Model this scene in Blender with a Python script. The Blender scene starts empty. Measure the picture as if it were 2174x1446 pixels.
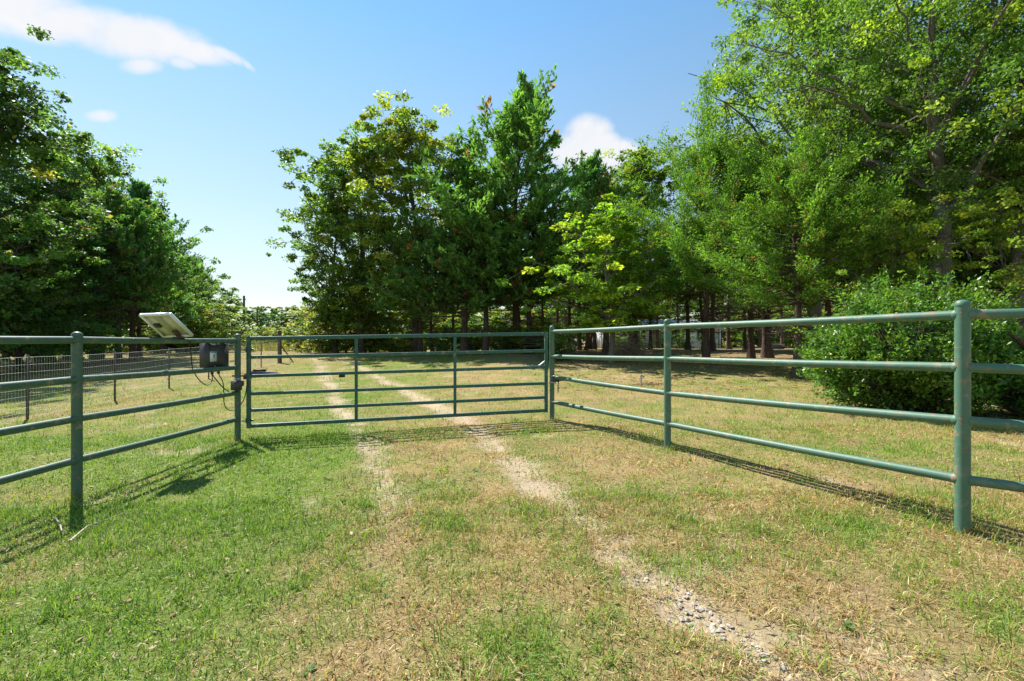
import bpy, math, random
import numpy as np
from mathutils import Vector, Matrix

# ------------------------------------------------------------------ camera, sky, sun, exposure
S = bpy.context.scene
COL = S.collection
F = 950.0            # focal length in photo pixels (photo 2174 px wide)
CX, HY, CH = 1087.0, 728.0, 1.23   # principal column, horizon row, camera height
SUN_EL, SUN_AZ = math.radians(51), math.radians(-44)   # azimuth from +Y towards +X

cam_d = bpy.data.cameras.new('camera'); cam = bpy.data.objects.new('camera', cam_d); COL.objects.link(cam)
cam_d.sensor_width = 36.0; cam_d.lens = F / 2174.0 * 36.0
cam_d.shift_y = 5.0 / 2174.0
cam_d.clip_start = 0.05; cam_d.clip_end = 3000
cam.location = (0, 0, CH); cam.rotation_euler = (math.radians(90), 0, 0)
S.camera = cam

W = bpy.data.worlds.new('World'); S.world = W; W.use_nodes = True
def build_sky():
    nt = W.node_tree; N = nt.nodes; L = nt.links; N.clear()
    out = N.new('ShaderNodeOutputWorld'); bg = N.new('ShaderNodeBackground'); bg.inputs['Strength'].default_value = 0.076
    L.new(bg.outputs[0], out.inputs['Surface'])
    sky = N.new('ShaderNodeTexSky'); sky.sky_type = 'NISHITA'; sky.sun_disc = False
    sky.sun_elevation = SUN_EL; sky.sun_rotation = SUN_AZ
    sky.altitude = 0; sky.air_density = 1.25; sky.dust_density = 0.0; sky.ozone_density = 1.0
    # clouds: soft lobes in azimuth / elevation, edges broken by noise
    tc = N.new('ShaderNodeTexCoord'); sx = N.new('ShaderNodeSeparateXYZ'); L.new(tc.outputs['Generated'], sx.inputs[0])
    def M(op, a, b=None, c=None):
        n = N.new('ShaderNodeMath'); n.operation = op
        for k, v in enumerate((a, b, c)):
            if v is None: continue
            if isinstance(v, (int, float)): n.inputs[k].default_value = v
            else: L.new(v, n.inputs[k])
        return n.outputs[0]
    az = M('ARCTAN2', sx.outputs[0], sx.outputs[1])
    el = M('ARCSINE', sx.outputs[2])
    nz = N.new('ShaderNodeTexNoise'); nz.inputs['Scale'].default_value = 7.0; nz.inputs['Detail'].default_value = 7; nz.inputs['Roughness'].default_value = 0.55
    L.new(tc.outputs['Generated'], nz.inputs['Vector'])
    nz2 = N.new('ShaderNodeTexNoise'); nz2.inputs['Scale'].default_value = 24.0; nz2.inputs['Detail'].default_value = 8; nz2.inputs['Roughness'].default_value = .62
    L.new(tc.outputs['Generated'], nz2.inputs['Vector'])
    wob = M('ADD', M('MULTIPLY', M('SUBTRACT', nz.outputs[0], 0.5), 1.5), M('MULTIPLY', M('SUBTRACT', nz2.outputs[0], 0.5), 0.75))
    lobes = []
    def lobe(a, e, ra, re, tilt=0.0, amp=1.0):
        da = M('SUBTRACT', az, math.radians(a)); de = M('SUBTRACT', el, math.radians(e))
        t = math.radians(tilt)
        u = M('ADD', M('MULTIPLY', da, math.cos(t)), M('MULTIPLY', de, math.sin(t)))
        v = M('ADD', M('MULTIPLY', da, -math.sin(t)), M('MULTIPLY', de, math.cos(t)))
        u = M('DIVIDE', u, math.radians(ra)); v = M('DIVIDE', v, math.radians(re))
        q = M('ADD', M('MULTIPLY', u, u), M('MULTIPLY', v, v))
        lobes.append(M('MULTIPLY', M('SUBTRACT', 1.0, q), amp))
    # the clouds ahead, in tangent-plane units about the +Y direction
    fy = M('MAXIMUM', sx.outputs[1], 0.04)
    gu = M('DIVIDE', sx.outputs[0], fy); gv = M('DIVIDE', sx.outputs[2], fy)
    behind = M('MULTIPLY', M('LESS_THAN', sx.outputs[1], 0.05), 9.0)
    for (px, py, rx, ry, tilt, amp) in ((285, 82, 175, 55, 7, 1), (150, 52, 190, 50, 6, .9), (40, 15, 150, 60, 4, .75), (395, 105, 115, 30, 13, .9), (300, 138, 52, 22, 0, .75),
                                        (385, 132, 36, 16, 15, .7), (480, 117, 58, 14, 24, .7), (525, 138, 24, 8, 40, .5), (212, 246, 38, 15, 0, .62),
                                        (1248, 285, 58, 46, 0, 1), (1285, 305, 62, 34, 32, .95), (1270, 330, 100, 46, 0, 1), (1335, 318, 42, 20, 25, .8), (1215, 318, 60, 44, -20, 1)):
        du = M('MULTIPLY', M('SUBTRACT', gu, (px - CX) / F), F); dv = M('MULTIPLY', M('SUBTRACT', gv, (HY - py) / F), -F)
        t = math.radians(tilt)
        u = M('DIVIDE', M('ADD', M('MULTIPLY', du, math.cos(t)), M('MULTIPLY', dv, math.sin(t))), rx)
        v = M('DIVIDE', M('ADD', M('MULTIPLY', du, -math.sin(t)), M('MULTIPLY', dv, math.cos(t))), ry)
        lobes.append(M('SUBTRACT', M('MULTIPLY', M('SUBTRACT', 1.0, M('ADD', M('MULTIPLY', u, u), M('MULTIPLY', v, v))), amp), behind))
    for (a, e, ra, re, ti, am) in ((75, 24, 9, 3, 0, 1), (112, 36, 11, 4, 10, 1), (-100, 30, 10, 3.5, 0, 1), (160, 22, 9, 3, 0, 1), (-150, 40, 12, 4, -10, 1)):
        lobe(a, e, ra, re, ti, am)
    m = lobes[0]
    for l in lobes[1:]: m = M('MAXIMUM', m, l)
    d = M('ADD', M('MAXIMUM', m, -1.5), M('MULTIPLY', wob, 1.0))
    mr = N.new('ShaderNodeMapRange'); mr.interpolation_type = 'SMOOTHSTEP'
    mr.inputs['From Min'].default_value = -0.25; mr.inputs['From Max'].default_value = 0.8
    L.new(d, mr.inputs[0])
    cov = M('MULTIPLY', mr.outputs[0], 0.97)
    # thicker parts a little greyer at the base: density modulates the cloud's own brightness
    cc = N.new('ShaderNodeMix'); cc.data_type = 'RGBA'
    cc.inputs['A'].default_value = (4.55, 4.7, 4.95, 1); cc.inputs['B'].default_value = (5.1, 5.1, 5.2, 1)
    L.new(M('MULTIPLY', M('ADD', nz.outputs[0], M('SUBTRACT', nz2.outputs[0], .5)), 1.2), cc.inputs['Factor'])
    hs = N.new('ShaderNodeHueSaturation'); hs.inputs['Hue'].default_value = 0.49
    for nm, lo_, hi_ in (('Saturation', .62, 1.16), ('Value', .56, 1.0)):     # milky air low down, clear blue high up
        q = N.new('ShaderNodeMapRange'); q.inputs['From Min'].default_value = 0.0; q.inputs['From Max'].default_value = math.radians(36)
        q.inputs['To Min'].default_value = lo_; q.inputs['To Max'].default_value = hi_
        L.new(el, q.inputs[0]); L.new(q.outputs[0], hs.inputs[nm])
    L.new(sky.outputs[0], hs.inputs['Color'])
    mx = N.new('ShaderNodeMix'); mx.data_type = 'RGBA'
    L.new(cov, mx.inputs['Factor']); L.new(hs.outputs[0], mx.inputs['A']); L.new(cc.outputs['Result'], mx.inputs['B'])
    L.new(mx.outputs['Result'], bg.inputs['Color'])
build_sky()

sun_d = bpy.data.lights.new('sun', 'SUN'); sun = bpy.data.objects.new('sun', sun_d); COL.objects.link(sun)
sun_d.energy = 3.9; sun_d.angle = math.radians(0.55); sun_d.color = (1.0, 0.955, 0.88)
sdir = Vector((math.sin(SUN_AZ) * math.cos(SUN_EL), math.cos(SUN_AZ) * math.cos(SUN_EL), math.sin(SUN_EL)))
sun.rotation_euler = (-sdir).to_track_quat('-Z', 'Y').to_euler()
sun.location = (-20, 30, 40)

vs = S.view_settings; vs.view_transform = 'Standard'; vs.look = 'None'; vs.gamma = 1.0; vs.exposure = 1.32
S.cycles.max_bounces = 10; S.cycles.transparent_max_bounces = 8; S.cycles.diffuse_bounces = 6
S.cycles.transmission_bounces = 8; S.cycles.glossy_bounces = 2
S.cycles.caustics_reflective = False; S.cycles.caustics_refractive = False

# ------------------------------------------------------------------ helpers
def at(px, py, Y):
    return np.array([(px - CX) * Y / F, Y, CH - (py - HY) * Y / F])
def gx(px, Y): return (px - CX) * Y / F

_ty = np.array([-50, 8.5, 11, 14, 18, 22, 25, 28, 32, 45, 60, 90, 130, 400, 900.])
_tz = np.array([0, 0, .03, .11, .27, .46, .58, .66, .71, .68, .62, .7, 1.0, 3.0, 6.0])
_sy = np.linspace(-50, 900, 19001); _sz = np.interp(_sy, _ty, _tz)
_k = np.hanning(41); _k /= _k.sum(); _sz = np.convolve(np.pad(_sz, 20, mode='edge'), _k, 'valid')
def hash2(ix, iy, s):
    ix = ix.astype(np.int64); iy = iy.astype(np.int64)
    h = (ix * 374761393 + iy * 668265263 + s * 2147483647 + 1013904223) & 0xffffffff
    h = ((h ^ (h >> 13)) * 1274126177) & 0xffffffff
    h = h ^ (h >> 16)
    return (h & 0xffff) / 65535.0
def vnoise(x, y, f, s=0):
    x = np.asarray(x, float); y = np.asarray(y, float); ca, sa = math.cos(.6 + s * .37), math.sin(.6 + s * .37)
    x, y = (x * ca - y * sa) * f + 137.3, (x * sa + y * ca) * f + 71.7
    ix = np.floor(x); iy = np.floor(y); u = x - ix; v = y - iy
    u = u * u * (3 - 2 * u); v = v * v * (3 - 2 * v)
    a = hash2(ix, iy, s); b = hash2(ix + 1, iy, s); c = hash2(ix, iy + 1, s); d = hash2(ix + 1, iy + 1, s)
    return (a * (1 - u) + b * u) * (1 - v) + (c * (1 - u) + d * u) * v
def fbm(x, y, f, s=0, o=4):
    t = 0; a = .5; n = 0
    for k in range(o):
        t = t + a * vnoise(x, y, f * 2 ** k, s + k * 17); n += a; a *= .5
    return t / n
def T(x, y):
    x = np.asarray(x, float); y = np.asarray(y, float)
    tilt = np.interp(x, [-400, -60, -12, -4.2, .3, 60], [-.6, -.5, -.23, -.155, 0, 0])
    r = np.interp(y, _sy, _sz)
    near = np.clip((y + 1) / 1.0, 0, 1)
    bump = (fbm(x, y, .9, 3, 3) - .5) * .035 + (fbm(x, y, 4.0, 9, 2) - .5) * .012
    return tilt + r + bump
def Tf(x, y): return float(T(np.array([x]), np.array([y]))[0])

def raw_mesh(name, verts, faces_k, mat, cols=None, smooth=False):
    """faces_k: list of int arrays, each (m, k)"""
    me = bpy.data.meshes.new(name)
    verts = np.ascontiguousarray(verts, dtype=np.float32)
    me.vertices.add(len(verts)); me.vertices.foreach_set('co', verts.ravel())
    li = np.concatenate([f.ravel() for f in faces_k]).astype(np.int32)
    tot = np.concatenate([np.full(len(f), f.shape[1]) for f in faces_k]).astype(np.int32)
    st = np.concatenate([[0], np.cumsum(tot)[:-1]]).astype(np.int32)
    me.loops.add(len(li)); me.loops.foreach_set('vertex_index', li)
    me.polygons.add(len(tot)); me.polygons.foreach_set('loop_start', st)
    if smooth: me.polygons.foreach_set('use_smooth', np.ones(len(tot), dtype=bool))
    me.update(calc_edges=True)
    if cols is not None:
        ca = me.color_attributes.new('Col', 'FLOAT_COLOR', 'POINT')
        c4 = np.ones((len(verts), 4), np.float32); c4[:, :3] = cols
        ca.data.foreach_set('color', c4.ravel())
    if mat is not None: me.materials.append(mat)
    return me

class MB:
    """collects quads / tris into one mesh"""
    def __init__(s): s.v = []; s.q = []; s.t = []; s.n = 0; s.ng = []
    def add(s, v, q=None, t=None, poly=None):
        v = np.asarray(v, float); s.v.append(v)
        if q is not None and len(q): s.q.append(np.asarray(q, int) + s.n)
        if t is not None and len(t): s.t.append(np.asarray(t, int) + s.n)
        if poly is not None: s.ng += [np.asarray([p], int) + s.n for p in poly]
        s.n += len(v); return s
    def box(s, lo, hi, R=None, o=None):
        lo = np.array(lo, float); hi = np.array(hi, float)
        v = np.array([[(lo, hi)[i][0], (lo, hi)[j][1], (lo, hi)[k][2]] for i in (0, 1) for j in (0, 1) for k in (0, 1)])
        if R is not None: v = v @ np.asarray(R).T
        if o is not None: v = v + np.asarray(o)
        return s.add(v, [[0, 1, 3, 2], [4, 6, 7, 5], [0, 4, 5, 1], [2, 3, 7, 6], [0, 2, 6, 4], [1, 5, 7, 3]])
    def tube(s, pts, r, n=12, cap=True):
        pts = np.asarray(pts, float); m = len(pts); r = np.broadcast_to(np.asarray(r, float), (m,))
        v, q = tube_arr(pts, r, n)
        s.add(v, q)
        if cap:
            s.ng.append(np.arange(n)[::-1][None, :] + s.n - len(v)); s.ng.append((np.arange(n) + (m - 1) * n)[None, :] + s.n - len(v))
        return s
    def lathe(s, c, prof, n=20):
        """prof: list of (radius, z)"""
        a = np.arange(n) * 2 * math.pi / n; v = []
        for r, z in prof: v.append(np.stack([c[0] + r * np.cos(a), c[1] + r * np.sin(a), np.full(n, c[2] + z)], 1))
        m = len(prof); idx = np.arange(n); q = []
        for k in range(m - 1):
            b = k * n; q.append(np.stack([b + idx, b + (idx + 1) % n, b + n + (idx + 1) % n, b + n + idx], 1))
        return s.add(np.concatenate(v), np.concatenate(q))
    def mesh(s, name, mat, smooth=False, cols=None):
        f = []
        if s.q: f.append(np.concatenate(s.q))
        if s.t: f.append(np.concatenate(s.t))
        f += s.ng
        return raw_mesh(name, np.concatenate(s.v), f, mat, cols, smooth)
def tube_arr(pts, r, n):
    m = len(pts)
    d = np.gradient(pts, axis=0) if m > 2 else np.repeat((pts[1] - pts[0])[None], 2, 0)
    d = d / (np.linalg.norm(d, axis=1, keepdims=True) + 1e-9)
    up = np.array([0, 0, 1.]) if abs(d[:, 2]).mean() < .85 else np.array([1., 0, 0])
    a = np.cross(d, up); a /= (np.linalg.norm(a, axis=1, keepdims=True) + 1e-9); b = np.cross(d, a)
    th = np.arange(n) * 2 * math.pi / n
    v = pts[:, None, :] + r[:, None, None] * (np.cos(th)[None, :, None] * a[:, None, :] + np.sin(th)[None, :, None] * b[:, None, :])
    idx = np.arange(n); q = []
    for k in range(m - 1):
        o = k * n; q.append(np.stack([o + idx, o + n + idx, o + n + (idx + 1) % n, o + (idx + 1) % n], 1))
    return v.reshape(-1, 3), np.concatenate(q)
def auto_smooth(me, ang=40):
    me.polygons.foreach_set('use_smooth', np.ones(len(me.polygons), bool))
    try: me.set_sharp_from_angle(angle=math.radians(ang))
    except Exception: pass
    return me

def obj(name, me, parent=None, loc=None):
    o = bpy.data.objects.new(name, me); COL.objects.link(o)
    if parent is not None: o.parent = parent
    if loc is not None: o.location = loc
    return o
def tag(o, label, cat, group=None, kind=None):
    if label: o['label'] = label
    if cat: o['category'] = cat
    if group: o['group'] = group
    if kind: o['kind'] = kind
    return o
def thing(name, label, cat, loc=(0, 0, 0), group=None):
    return tag(obj(name, None, None, loc), label, cat, group)
def part(name, mb, mat, parent, smooth=False, origin=None, auto=None):
    """mb in world coordinates; shifted to the parent's frame"""
    off = np.array(parent.matrix_basis.translation) if parent is not None else np.zeros(3)
    p = parent.parent if parent is not None else None
    while p is not None: off = off + np.array(p.matrix_basis.translation); p = p.parent
    mb.v = [v - off for v in mb.v]
    me = mb.mesh(name, mat, smooth)
    if auto: auto_smooth(me, auto)
    return obj(name, me, parent)

# ------------------------------------------------------------------ materials
def newmat(name):
    m = bpy.data.materials.new(name); m.use_nodes = True
    nt = m.node_tree; b = nt.nodes['Principled BSDF']
    return m, nt, b
def ramp(nt, stops, src=None):
    r = nt.nodes.new('ShaderNodeValToRGB'); e = r.color_ramp.elements
    while len(e) < len(stops): e.new(.5)
    for k, (p, c) in enumerate(stops):
        e[k].position = p; e[k].color = (*c, 1) if len(c) == 3 else c
    if src is not None: nt.links.new(src, r.inputs[0])
    return r.outputs[0]
def noise(nt, scale, detail=4, rough=.55, coord='Object', vscale=None):
    tc = nt.nodes.new('ShaderNodeTexCoord'); n = nt.nodes.new('ShaderNodeTexNoise')
    n.inputs['Scale'].default_value = scale; n.inputs['Detail'].default_value = detail; n.inputs['Roughness'].default_value = rough
    src = tc.outputs[coord]
    if vscale:
        mp = nt.nodes.new('ShaderNodeMapping'); mp.inputs['Scale'].default_value = vscale; nt.links.new(src, mp.inputs[0]); src = mp.outputs[0]
    nt.links.new(src, n.inputs['Vector']); return n.outputs[0]
def bump(nt, b, h, strength=.3, dist=.01):
    n = nt.nodes.new('ShaderNodeBump'); n.inputs['Strength'].default_value = strength; n.inputs['Distance'].default_value = dist
    nt.links.new(h, n.inputs['Height']); nt.links.new(n.outputs[0], b.inputs['Normal'])
def mixc(nt, f, a, b, mode='MIX'):
    m = nt.nodes.new('ShaderNodeMix'); m.data_type = 'RGBA'; m.blend_type = mode
    for k, v in (('Factor', f), ('A', a), ('B', b)):
        if isinstance(v, (int, float)): m.inputs[k].default_value = v
        elif isinstance(v, tuple): m.inputs[k].default_value = (*v, 1)
        else: nt.links.new(v, m.inputs[k])
    return m.outputs['Result']
def simple(name, col, rough=.6, metal=0, var=.25, nscale=30, bs=.15, spec=.5):
    m, nt, b = newmat(name)
    n = noise(nt, nscale, 5)
    c = mixc(nt, n, tuple(x * (1 - var) for x in col), tuple(min(1, x * (1 + var)) for x in col))
    nt.links.new(c, b.inputs['Base Color']); b.inputs['Roughness'].default_value = rough; b.inputs['Metallic'].default_value = metal
    b.inputs['Specular IOR Level'].default_value = spec
    bump(nt, b, n, bs, .004); return m
def paint(name, ca, cb, worn, rust_amt=.62):
    m, nt, b = newmat(name)
    n1 = noise(nt, 5, 5, .6); n2 = noise(nt, 26, 6, .65); n3 = noise(nt, 150, 3)
    c = mixc(nt, n1, ca, cb)
    wm = ramp(nt, ((.52, (0, 0, 0)), (.74, (1, 1, 1))), noise(nt, 9, 6, .7))
    f = nt.nodes.new('ShaderNodeMath'); f.operation = 'MULTIPLY'; nt.links.new(wm, f.inputs[0]); f.inputs[1].default_value = .55
    c = mixc(nt, f.outputs[0], c, worn)
    pm = ramp(nt, ((.565, (0, 0, 0)), (.65, (1, 1, 1))), noise(nt, 13, 7, .72))
    g_ = nt.nodes.new('ShaderNodeMath'); g_.operation = 'MULTIPLY'; nt.links.new(pm, g_.inputs[0]); g_.inputs[1].default_value = .68
    c = mixc(nt, g_.outputs[0], c, (.36, .27, .18))
    rm = ramp(nt, ((rust_amt, (0, 0, 0)), (rust_amt + .05, (1, 1, 1))), n2)
    c = mixc(nt, rm, c, (.26, .13, .07))
    nt.links.new(c, b.inputs['Base Color'])
    b.inputs['Roughness'].default_value = .5; b.inputs['Specular IOR Level'].default_value = .4
    bump(nt, b, mixc(nt, .5, n3, n2), .25, .004)
    return m
MAT = {}
MAT['pipe'] = paint('green_pipe_paint', (.060, .146, .096), (.086, .176, .120), (.20, .25, .18), .595)
MAT['pipe_worn_shaded'] = paint('weathered_shaded_pipe_paint', (.05, .112, .08), (.075, .138, .10), (.19, .19, .15), .625)  # left fence: wear, plus its shaded side painted in as a darker green
MAT['gate'] = paint('gate_paint', (.024, .098, .076), (.035, .125, .095), (.07, .15, .12), .70)
MAT['black'] = simple('black_plastic', (.018, .018, .02), .5)
MAT['boxgrey'] = simple('dark_grey_enclosure', (.055, .052, .055), .5, var=.2, nscale=8)
MAT['label'] = simple('white_label', (.75, .76, .78), .5, var=.06)
MAT['print'] = simple('label_print', (.05, .05, .06), .6)
MAT['steel'] = simple('galvanised_steel', (.42, .43, .44), .42, .8, .2)
MAT['wire'] = simple('galvanised_wire', (.72, .73, .74), .45, .0, .12)
MAT['tpost'] = simple('dark_steel_post', (.07, .055, .05), .7, .2)
MAT['alu'] = simple('aluminium_frame', (.72, .73, .74), .35, .3, .1)
MAT['back'] = simple('panel_backsheet', (.62, .57, .45), .6, 0, .3, 9)
MAT['strip'] = simple('mounting_channel', (.36, .36, .25), .5, .1, .25, 12)
MAT['cells'] = simple('solar_cells', (.012, .016, .04), .12)
MAT['navy'] = simple('navy_plastic', (.03, .03, .10), .35)
MAT['rustred'] = simple('rusty_red_bracket', (.16, .055, .04), .7)
MAT['chain'] = simple('dark_chain', (.05, .045, .045), .5, .6)
MAT['wood'] = simple('weathered_wood', (.20, .165, .13), .85, 0, .4, 14, .5)
MAT['darkwood'] = simple('dark_old_wood', (.075, .06, .05), .9, 0, .4, 14, .5)
MAT['pole'] = simple('creosote_pole', (.085, .065, .055), .85, 0, .3, 10)
MAT['house'] = simple('white_siding', (.80, .80, .80), .6, 0, .05, 3)
MAT['roof'] = simple('grey_shingle_roof', (.42, .42, .43), .8, 0, .2, 20)
MAT['glass'] = simple('dark_window_glass', (.03, .04, .05), .08)
MAT['door'] = simple('tan_door', (.42, .33, .25), .6)
MAT['redmark'] = simple('faded_red_mark', (.55, .16, .14), .7)
MAT['clod'] = simple('red_brown_soil', (.30, .15, .09), .95, 0, .4, 12, .6)
MAT['stone'] = simple('pale_limestone', (.43, .375, .32), .95, 0, .35, 30, .5)
MAT['stick'] = simple('dry_stick', (.38, .31, .24), .9, 0, .3, 20, .3)

def bark(name, a, b_, c):
    m, nt, b = newmat(name)
    n1 = noise(nt, 6, 6, .65, 'Object', (3.2, 3.2, .55)); n2 = noise(nt, 2.0, 4); n3 = noise(nt, 24, 4, .6, 'Object', (1, 1, .35))
    col = ramp(nt, ((.3, a), (.52, b_), (.72, c)), n1)
    col = mixc(nt, n2, col, tuple(x * .75 for x in b_))
    nt.links.new(col, b.inputs['Base Color']); b.inputs['Roughness'].default_value = .95; b.inputs['Specular IOR Level'].default_value = .15
    ad = nt.nodes.new('ShaderNodeMath'); ad.operation = 'MULTIPLY_ADD'; nt.links.new(n1, ad.inputs[0]); ad.inputs[1].default_value = 2.0; nt.links.new(n3, ad.inputs[2])
    bump(nt, b, ad.outputs[0], .9, .05); return m
MAT['bark'] = bark('grey_bark', (.06, .05, .045), (.15, .13, .115), (.27, .24, .21))
MAT['cedarbark'] = bark('red_cedar_bark', (.055, .038, .032), (.15, .105, .085), (.27, .20, .165))
MAT['palebark'] = bark('pale_grey_bark', (.10, .09, .085), (.24, .215, .19), (.36, .33, .30))

def leafmat(name, trans=.38, rough=.45, spec=.35, gain=1.0):
    m = bpy.data.materials.new(name); m.use_nodes = True; nt = m.node_tree; N = nt.nodes; L = nt.links
    b = N['Principled BSDF']; out = N['Material Output']
    at_ = N.new('ShaderNodeAttribute'); at_.attribute_name = 'Col'
    oi = N.new('ShaderNodeObjectInfo')
    c = mixc(nt, 1.0, at_.outputs['Color'], oi.outputs['Color'], 'MULTIPLY')
    if gain != 1: c = mixc(nt, 1.0, c, (gain, gain, gain), 'MULTIPLY')
    L.new(c, b.inputs['Base Color']); b.inputs['Roughness'].default_value = rough; b.inputs['Specular IOR Level'].default_value = spec
    tr = N.new('ShaderNodeBsdfTranslucent')
    tcol = mixc(nt, 1.0, c, (1.45, 1.55, .6), 'MULTIPLY'); L.new(tcol, tr.inputs['Color'])
    mx = N.new('ShaderNodeMixShader'); mx.inputs[0].default_value = trans
    L.new(b.outputs[0], mx.inputs[1]); L.new(tr.outputs[0], mx.inputs[2]); L.new(mx.outputs[0], out.inputs['Surface'])
    return m
MAT['leaf'] = leafmat('broad_leaf', .44, .5, .34, 1.5)
MAT['needle'] = leafmat('cedar_spray', .40, .6, .25, 1.6)
MAT['grassblade'] = leafmat('grass_blade', .32, .55, .25)
MAT['holly'] = leafmat('glossy_bush_leaf', .38, .38, .45, 1.2)

# ------------------------------------------------------------------ ground: colour fields shared by soil and grass
LTY = np.array([-8, .5, 1.5, 2.2, 3.6, 7.07, 12, 17, 25, 34, 46.]); LTX = np.array([.3, -.2, -.35, -.5, -.9, -2.5, -4.8, -7.1, -11, -15.2, -20.])
RTY = np.array([-8, .5, 1.74, 2.2, 3.35, 7.2, 13, 17, 25, 34, 46.]); RTX = np.array([1.9, 1.25, .9, .75, .4, -.73, -3.3, -5.3, -9.5, -13.8, -18.6])
def fields(x, y):
    wob = (fbm(x, y, .8, 40, 3) - .5) * .5
    dl = np.abs(x + wob * .6 - np.interp(y, LTY, LTX)); dr = np.abs(x + wob * .6 - np.interp(y, RTY, RTX))
    w = np.interp(y, [0, 6, 8, 20], [.20, .24, .30, .30])
    tr = np.maximum(np.exp(-(dl / w) ** 2) * np.interp(y, [2.4, 4.0], [.45, 1]), np.exp(-(dr / (w * 1.1)) ** 2))
    n = fbm(x, y, 1.4, 50, 4); n2 = fbm(x, y, 5.0, 60, 3)
    stony = np.exp(-((x - np.interp(y, [1.4, 2.6], [1.13, .68])) / .17) ** 2) * np.clip((2.75 - y) / .5, 0, 1) * 1.25
    tr = tr * np.interp(y, [0, 5.5, 7.5, 30, 40], [1.04, 1.02, 1.12, .9, 0])
    tr = np.maximum(tr, np.exp(-((x - 1.15 - wob) / .55) ** 2) * np.clip((3.0 - y) / 1.3, 0, 1) * .82)   # worn patch lower right
    dirt = np.clip((tr - .42 + (n - .5) * 1.0 + (n2 - .5) * 1.0) * 1.5, 0, .85)
    dirt = np.maximum(dirt, np.clip((n - .70) * 6, 0, .6))
    dirt = np.maximum(dirt, np.clip((stony - .45 + (n2 - .5) * 1.1) * 1.6, 0, .9))
    # greenness
    g = .30 + (fbm(x, y, .55, 70, 4) - .5) * .75 + (n2 - .5) * .75 + (fbm(x, y, 2.3, 66, 3) - .5) * .8
    edge = x - np.interp(y, [1, 2.5, 6.5, 9], [-.9, -1.15, -2.0, -2.6])
    g += np.interp(edge, [-9, -3.5, -1.7, -.5, .35, 1.3, 4], [.20, .40, .68, .70, .12, -.04, .04]) * np.interp(y, [0, 7, 9, 14], [1, 1, .5, .35])
    g += np.exp(-((x + 5.5) / 3.2) ** 2) * np.clip((y - 8) / 4, 0, 1) * .20
    g += np.exp(-(((x - 2.2) / 1.6) ** 2 + ((y - 4) / 1.8) ** 2)) * .05
    cen = np.abs(x - .5 * (np.interp(y, LTY, LTX) + np.interp(y, RTY, RTX)))
    g -= np.exp(-(cen / .9) ** 2) * .10
    g -= np.clip((1.9 - y) / 1.0, 0, 1) * np.clip((x + 1.2) / 1.5, 0, 1) * .14
    # fence-line straw
    return np.clip(g, 0, 1), dirt

def build_ground():
    ys = np.concatenate([np.array([-600, -250, -100, -40, -15, -6, -3]), np.arange(-2, 1, .25), np.arange(1, 8.4, .07), np.arange(8.4, 20, .16),
                         np.arange(20, 46, .4), np.arange(46, 110, 2.5), np.array([112, 125, 150, 200, 300, 450, 650, 900])])
    xs = np.concatenate([np.array([-900, -500, -300, -200, -140, -100]), np.arange(-80, -22, 2.), np.arange(-22, -6, .22), np.arange(-6, 7, .07), np.arange(7, 20, .25),
                         np.arange(20, 80, 2.), np.array([80, 100, 140, 200, 300, 500, 900])])
    X, Y = np.meshgrid(xs, ys); Z = T(X, Y)
    ny, nx = X.shape; idx = np.arange(ny * nx).reshape(ny, nx)
    q = np.stack([idx[:-1, :-1], idx[:-1, 1:], idx[1:, 1:], idx[1:, :-1]], -1).reshape(-1, 4)
    g, d = fields(X.ravel(), Y.ravel())
    # rut: tracks sit a little lower
    Z = Z - (d.reshape(ny, nx) * .03) * (Y < 46)
    straw = np.array([.33, .24, .105]); green = np.array([.135, .195, .034]); soil = np.array([.44, .345, .24]); brown = np.array([.27, .19, .115])
    n = fbm(X.ravel(), Y.ravel(), 3.0, 81, 3)[:, None]
    c = straw * (1 - n) * 1.15 + brown * n * .9
    c = c * (1 - g[:, None]) + green * g[:, None]
    c = c * (1 - d[:, None]) + soil * (.85 + .35 * n) * d[:, None]
    # leaf litter under the grove, right and centre
    lit = np.clip((Y.ravel() - 14.5 - .25 * np.abs(X.ravel() - 6)) / 5, 0, 1) * np.clip((X.ravel() + 1.0) / 3.0, 0, 1)
    lit = np.maximum(lit, np.clip((-10.8 - X.ravel()) / 3, 0, 1) * np.clip((Y.ravel() - 14) / 4, 0, 1) * .5) * .75
    ll = np.array([.21, .15, .09]) * (.7 + .9 * n)
    c = c * (1 - lit[:, None]) + ll * lit[:, None]
    m, nt, b = newmat('mown_ground')
    a = nt.nodes.new('ShaderNodeAttribute'); a.attribute_name = 'Col'
    n1 = noise(nt, 28, 6, .7); n2 = noise(nt, 3.2, 5, .65)
    c1 = mixc(nt, n1, (.45, .45, .45), (1.5, 1.5, 1.5)); c2 = mixc(nt, n2, (.75, .78, .72), (1.25, 1.22, 1.25))
    cc = mixc(nt, 1.0, a.outputs['Color'], c1, 'MULTIPLY'); cc = mixc(nt, 1.0, cc, c2, 'MULTIPLY')
    nt.links.new(cc, b.inputs['Base Color']); b.inputs['Roughness'].default_value = 1.0; b.inputs['Specular IOR Level'].default_value = .05
    bump(nt, b, n1, .9, .03)
    me = raw_mesh('ground', np.stack([X.ravel(), Y.ravel(), Z.ravel()], 1), [q], m, c, True)
    o = obj('ground', me); tag(o, 'mown field of patchy green and straw grass with two bare wheel tracks', None, kind='structure'); return o
GROUND = build_ground()

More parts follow.
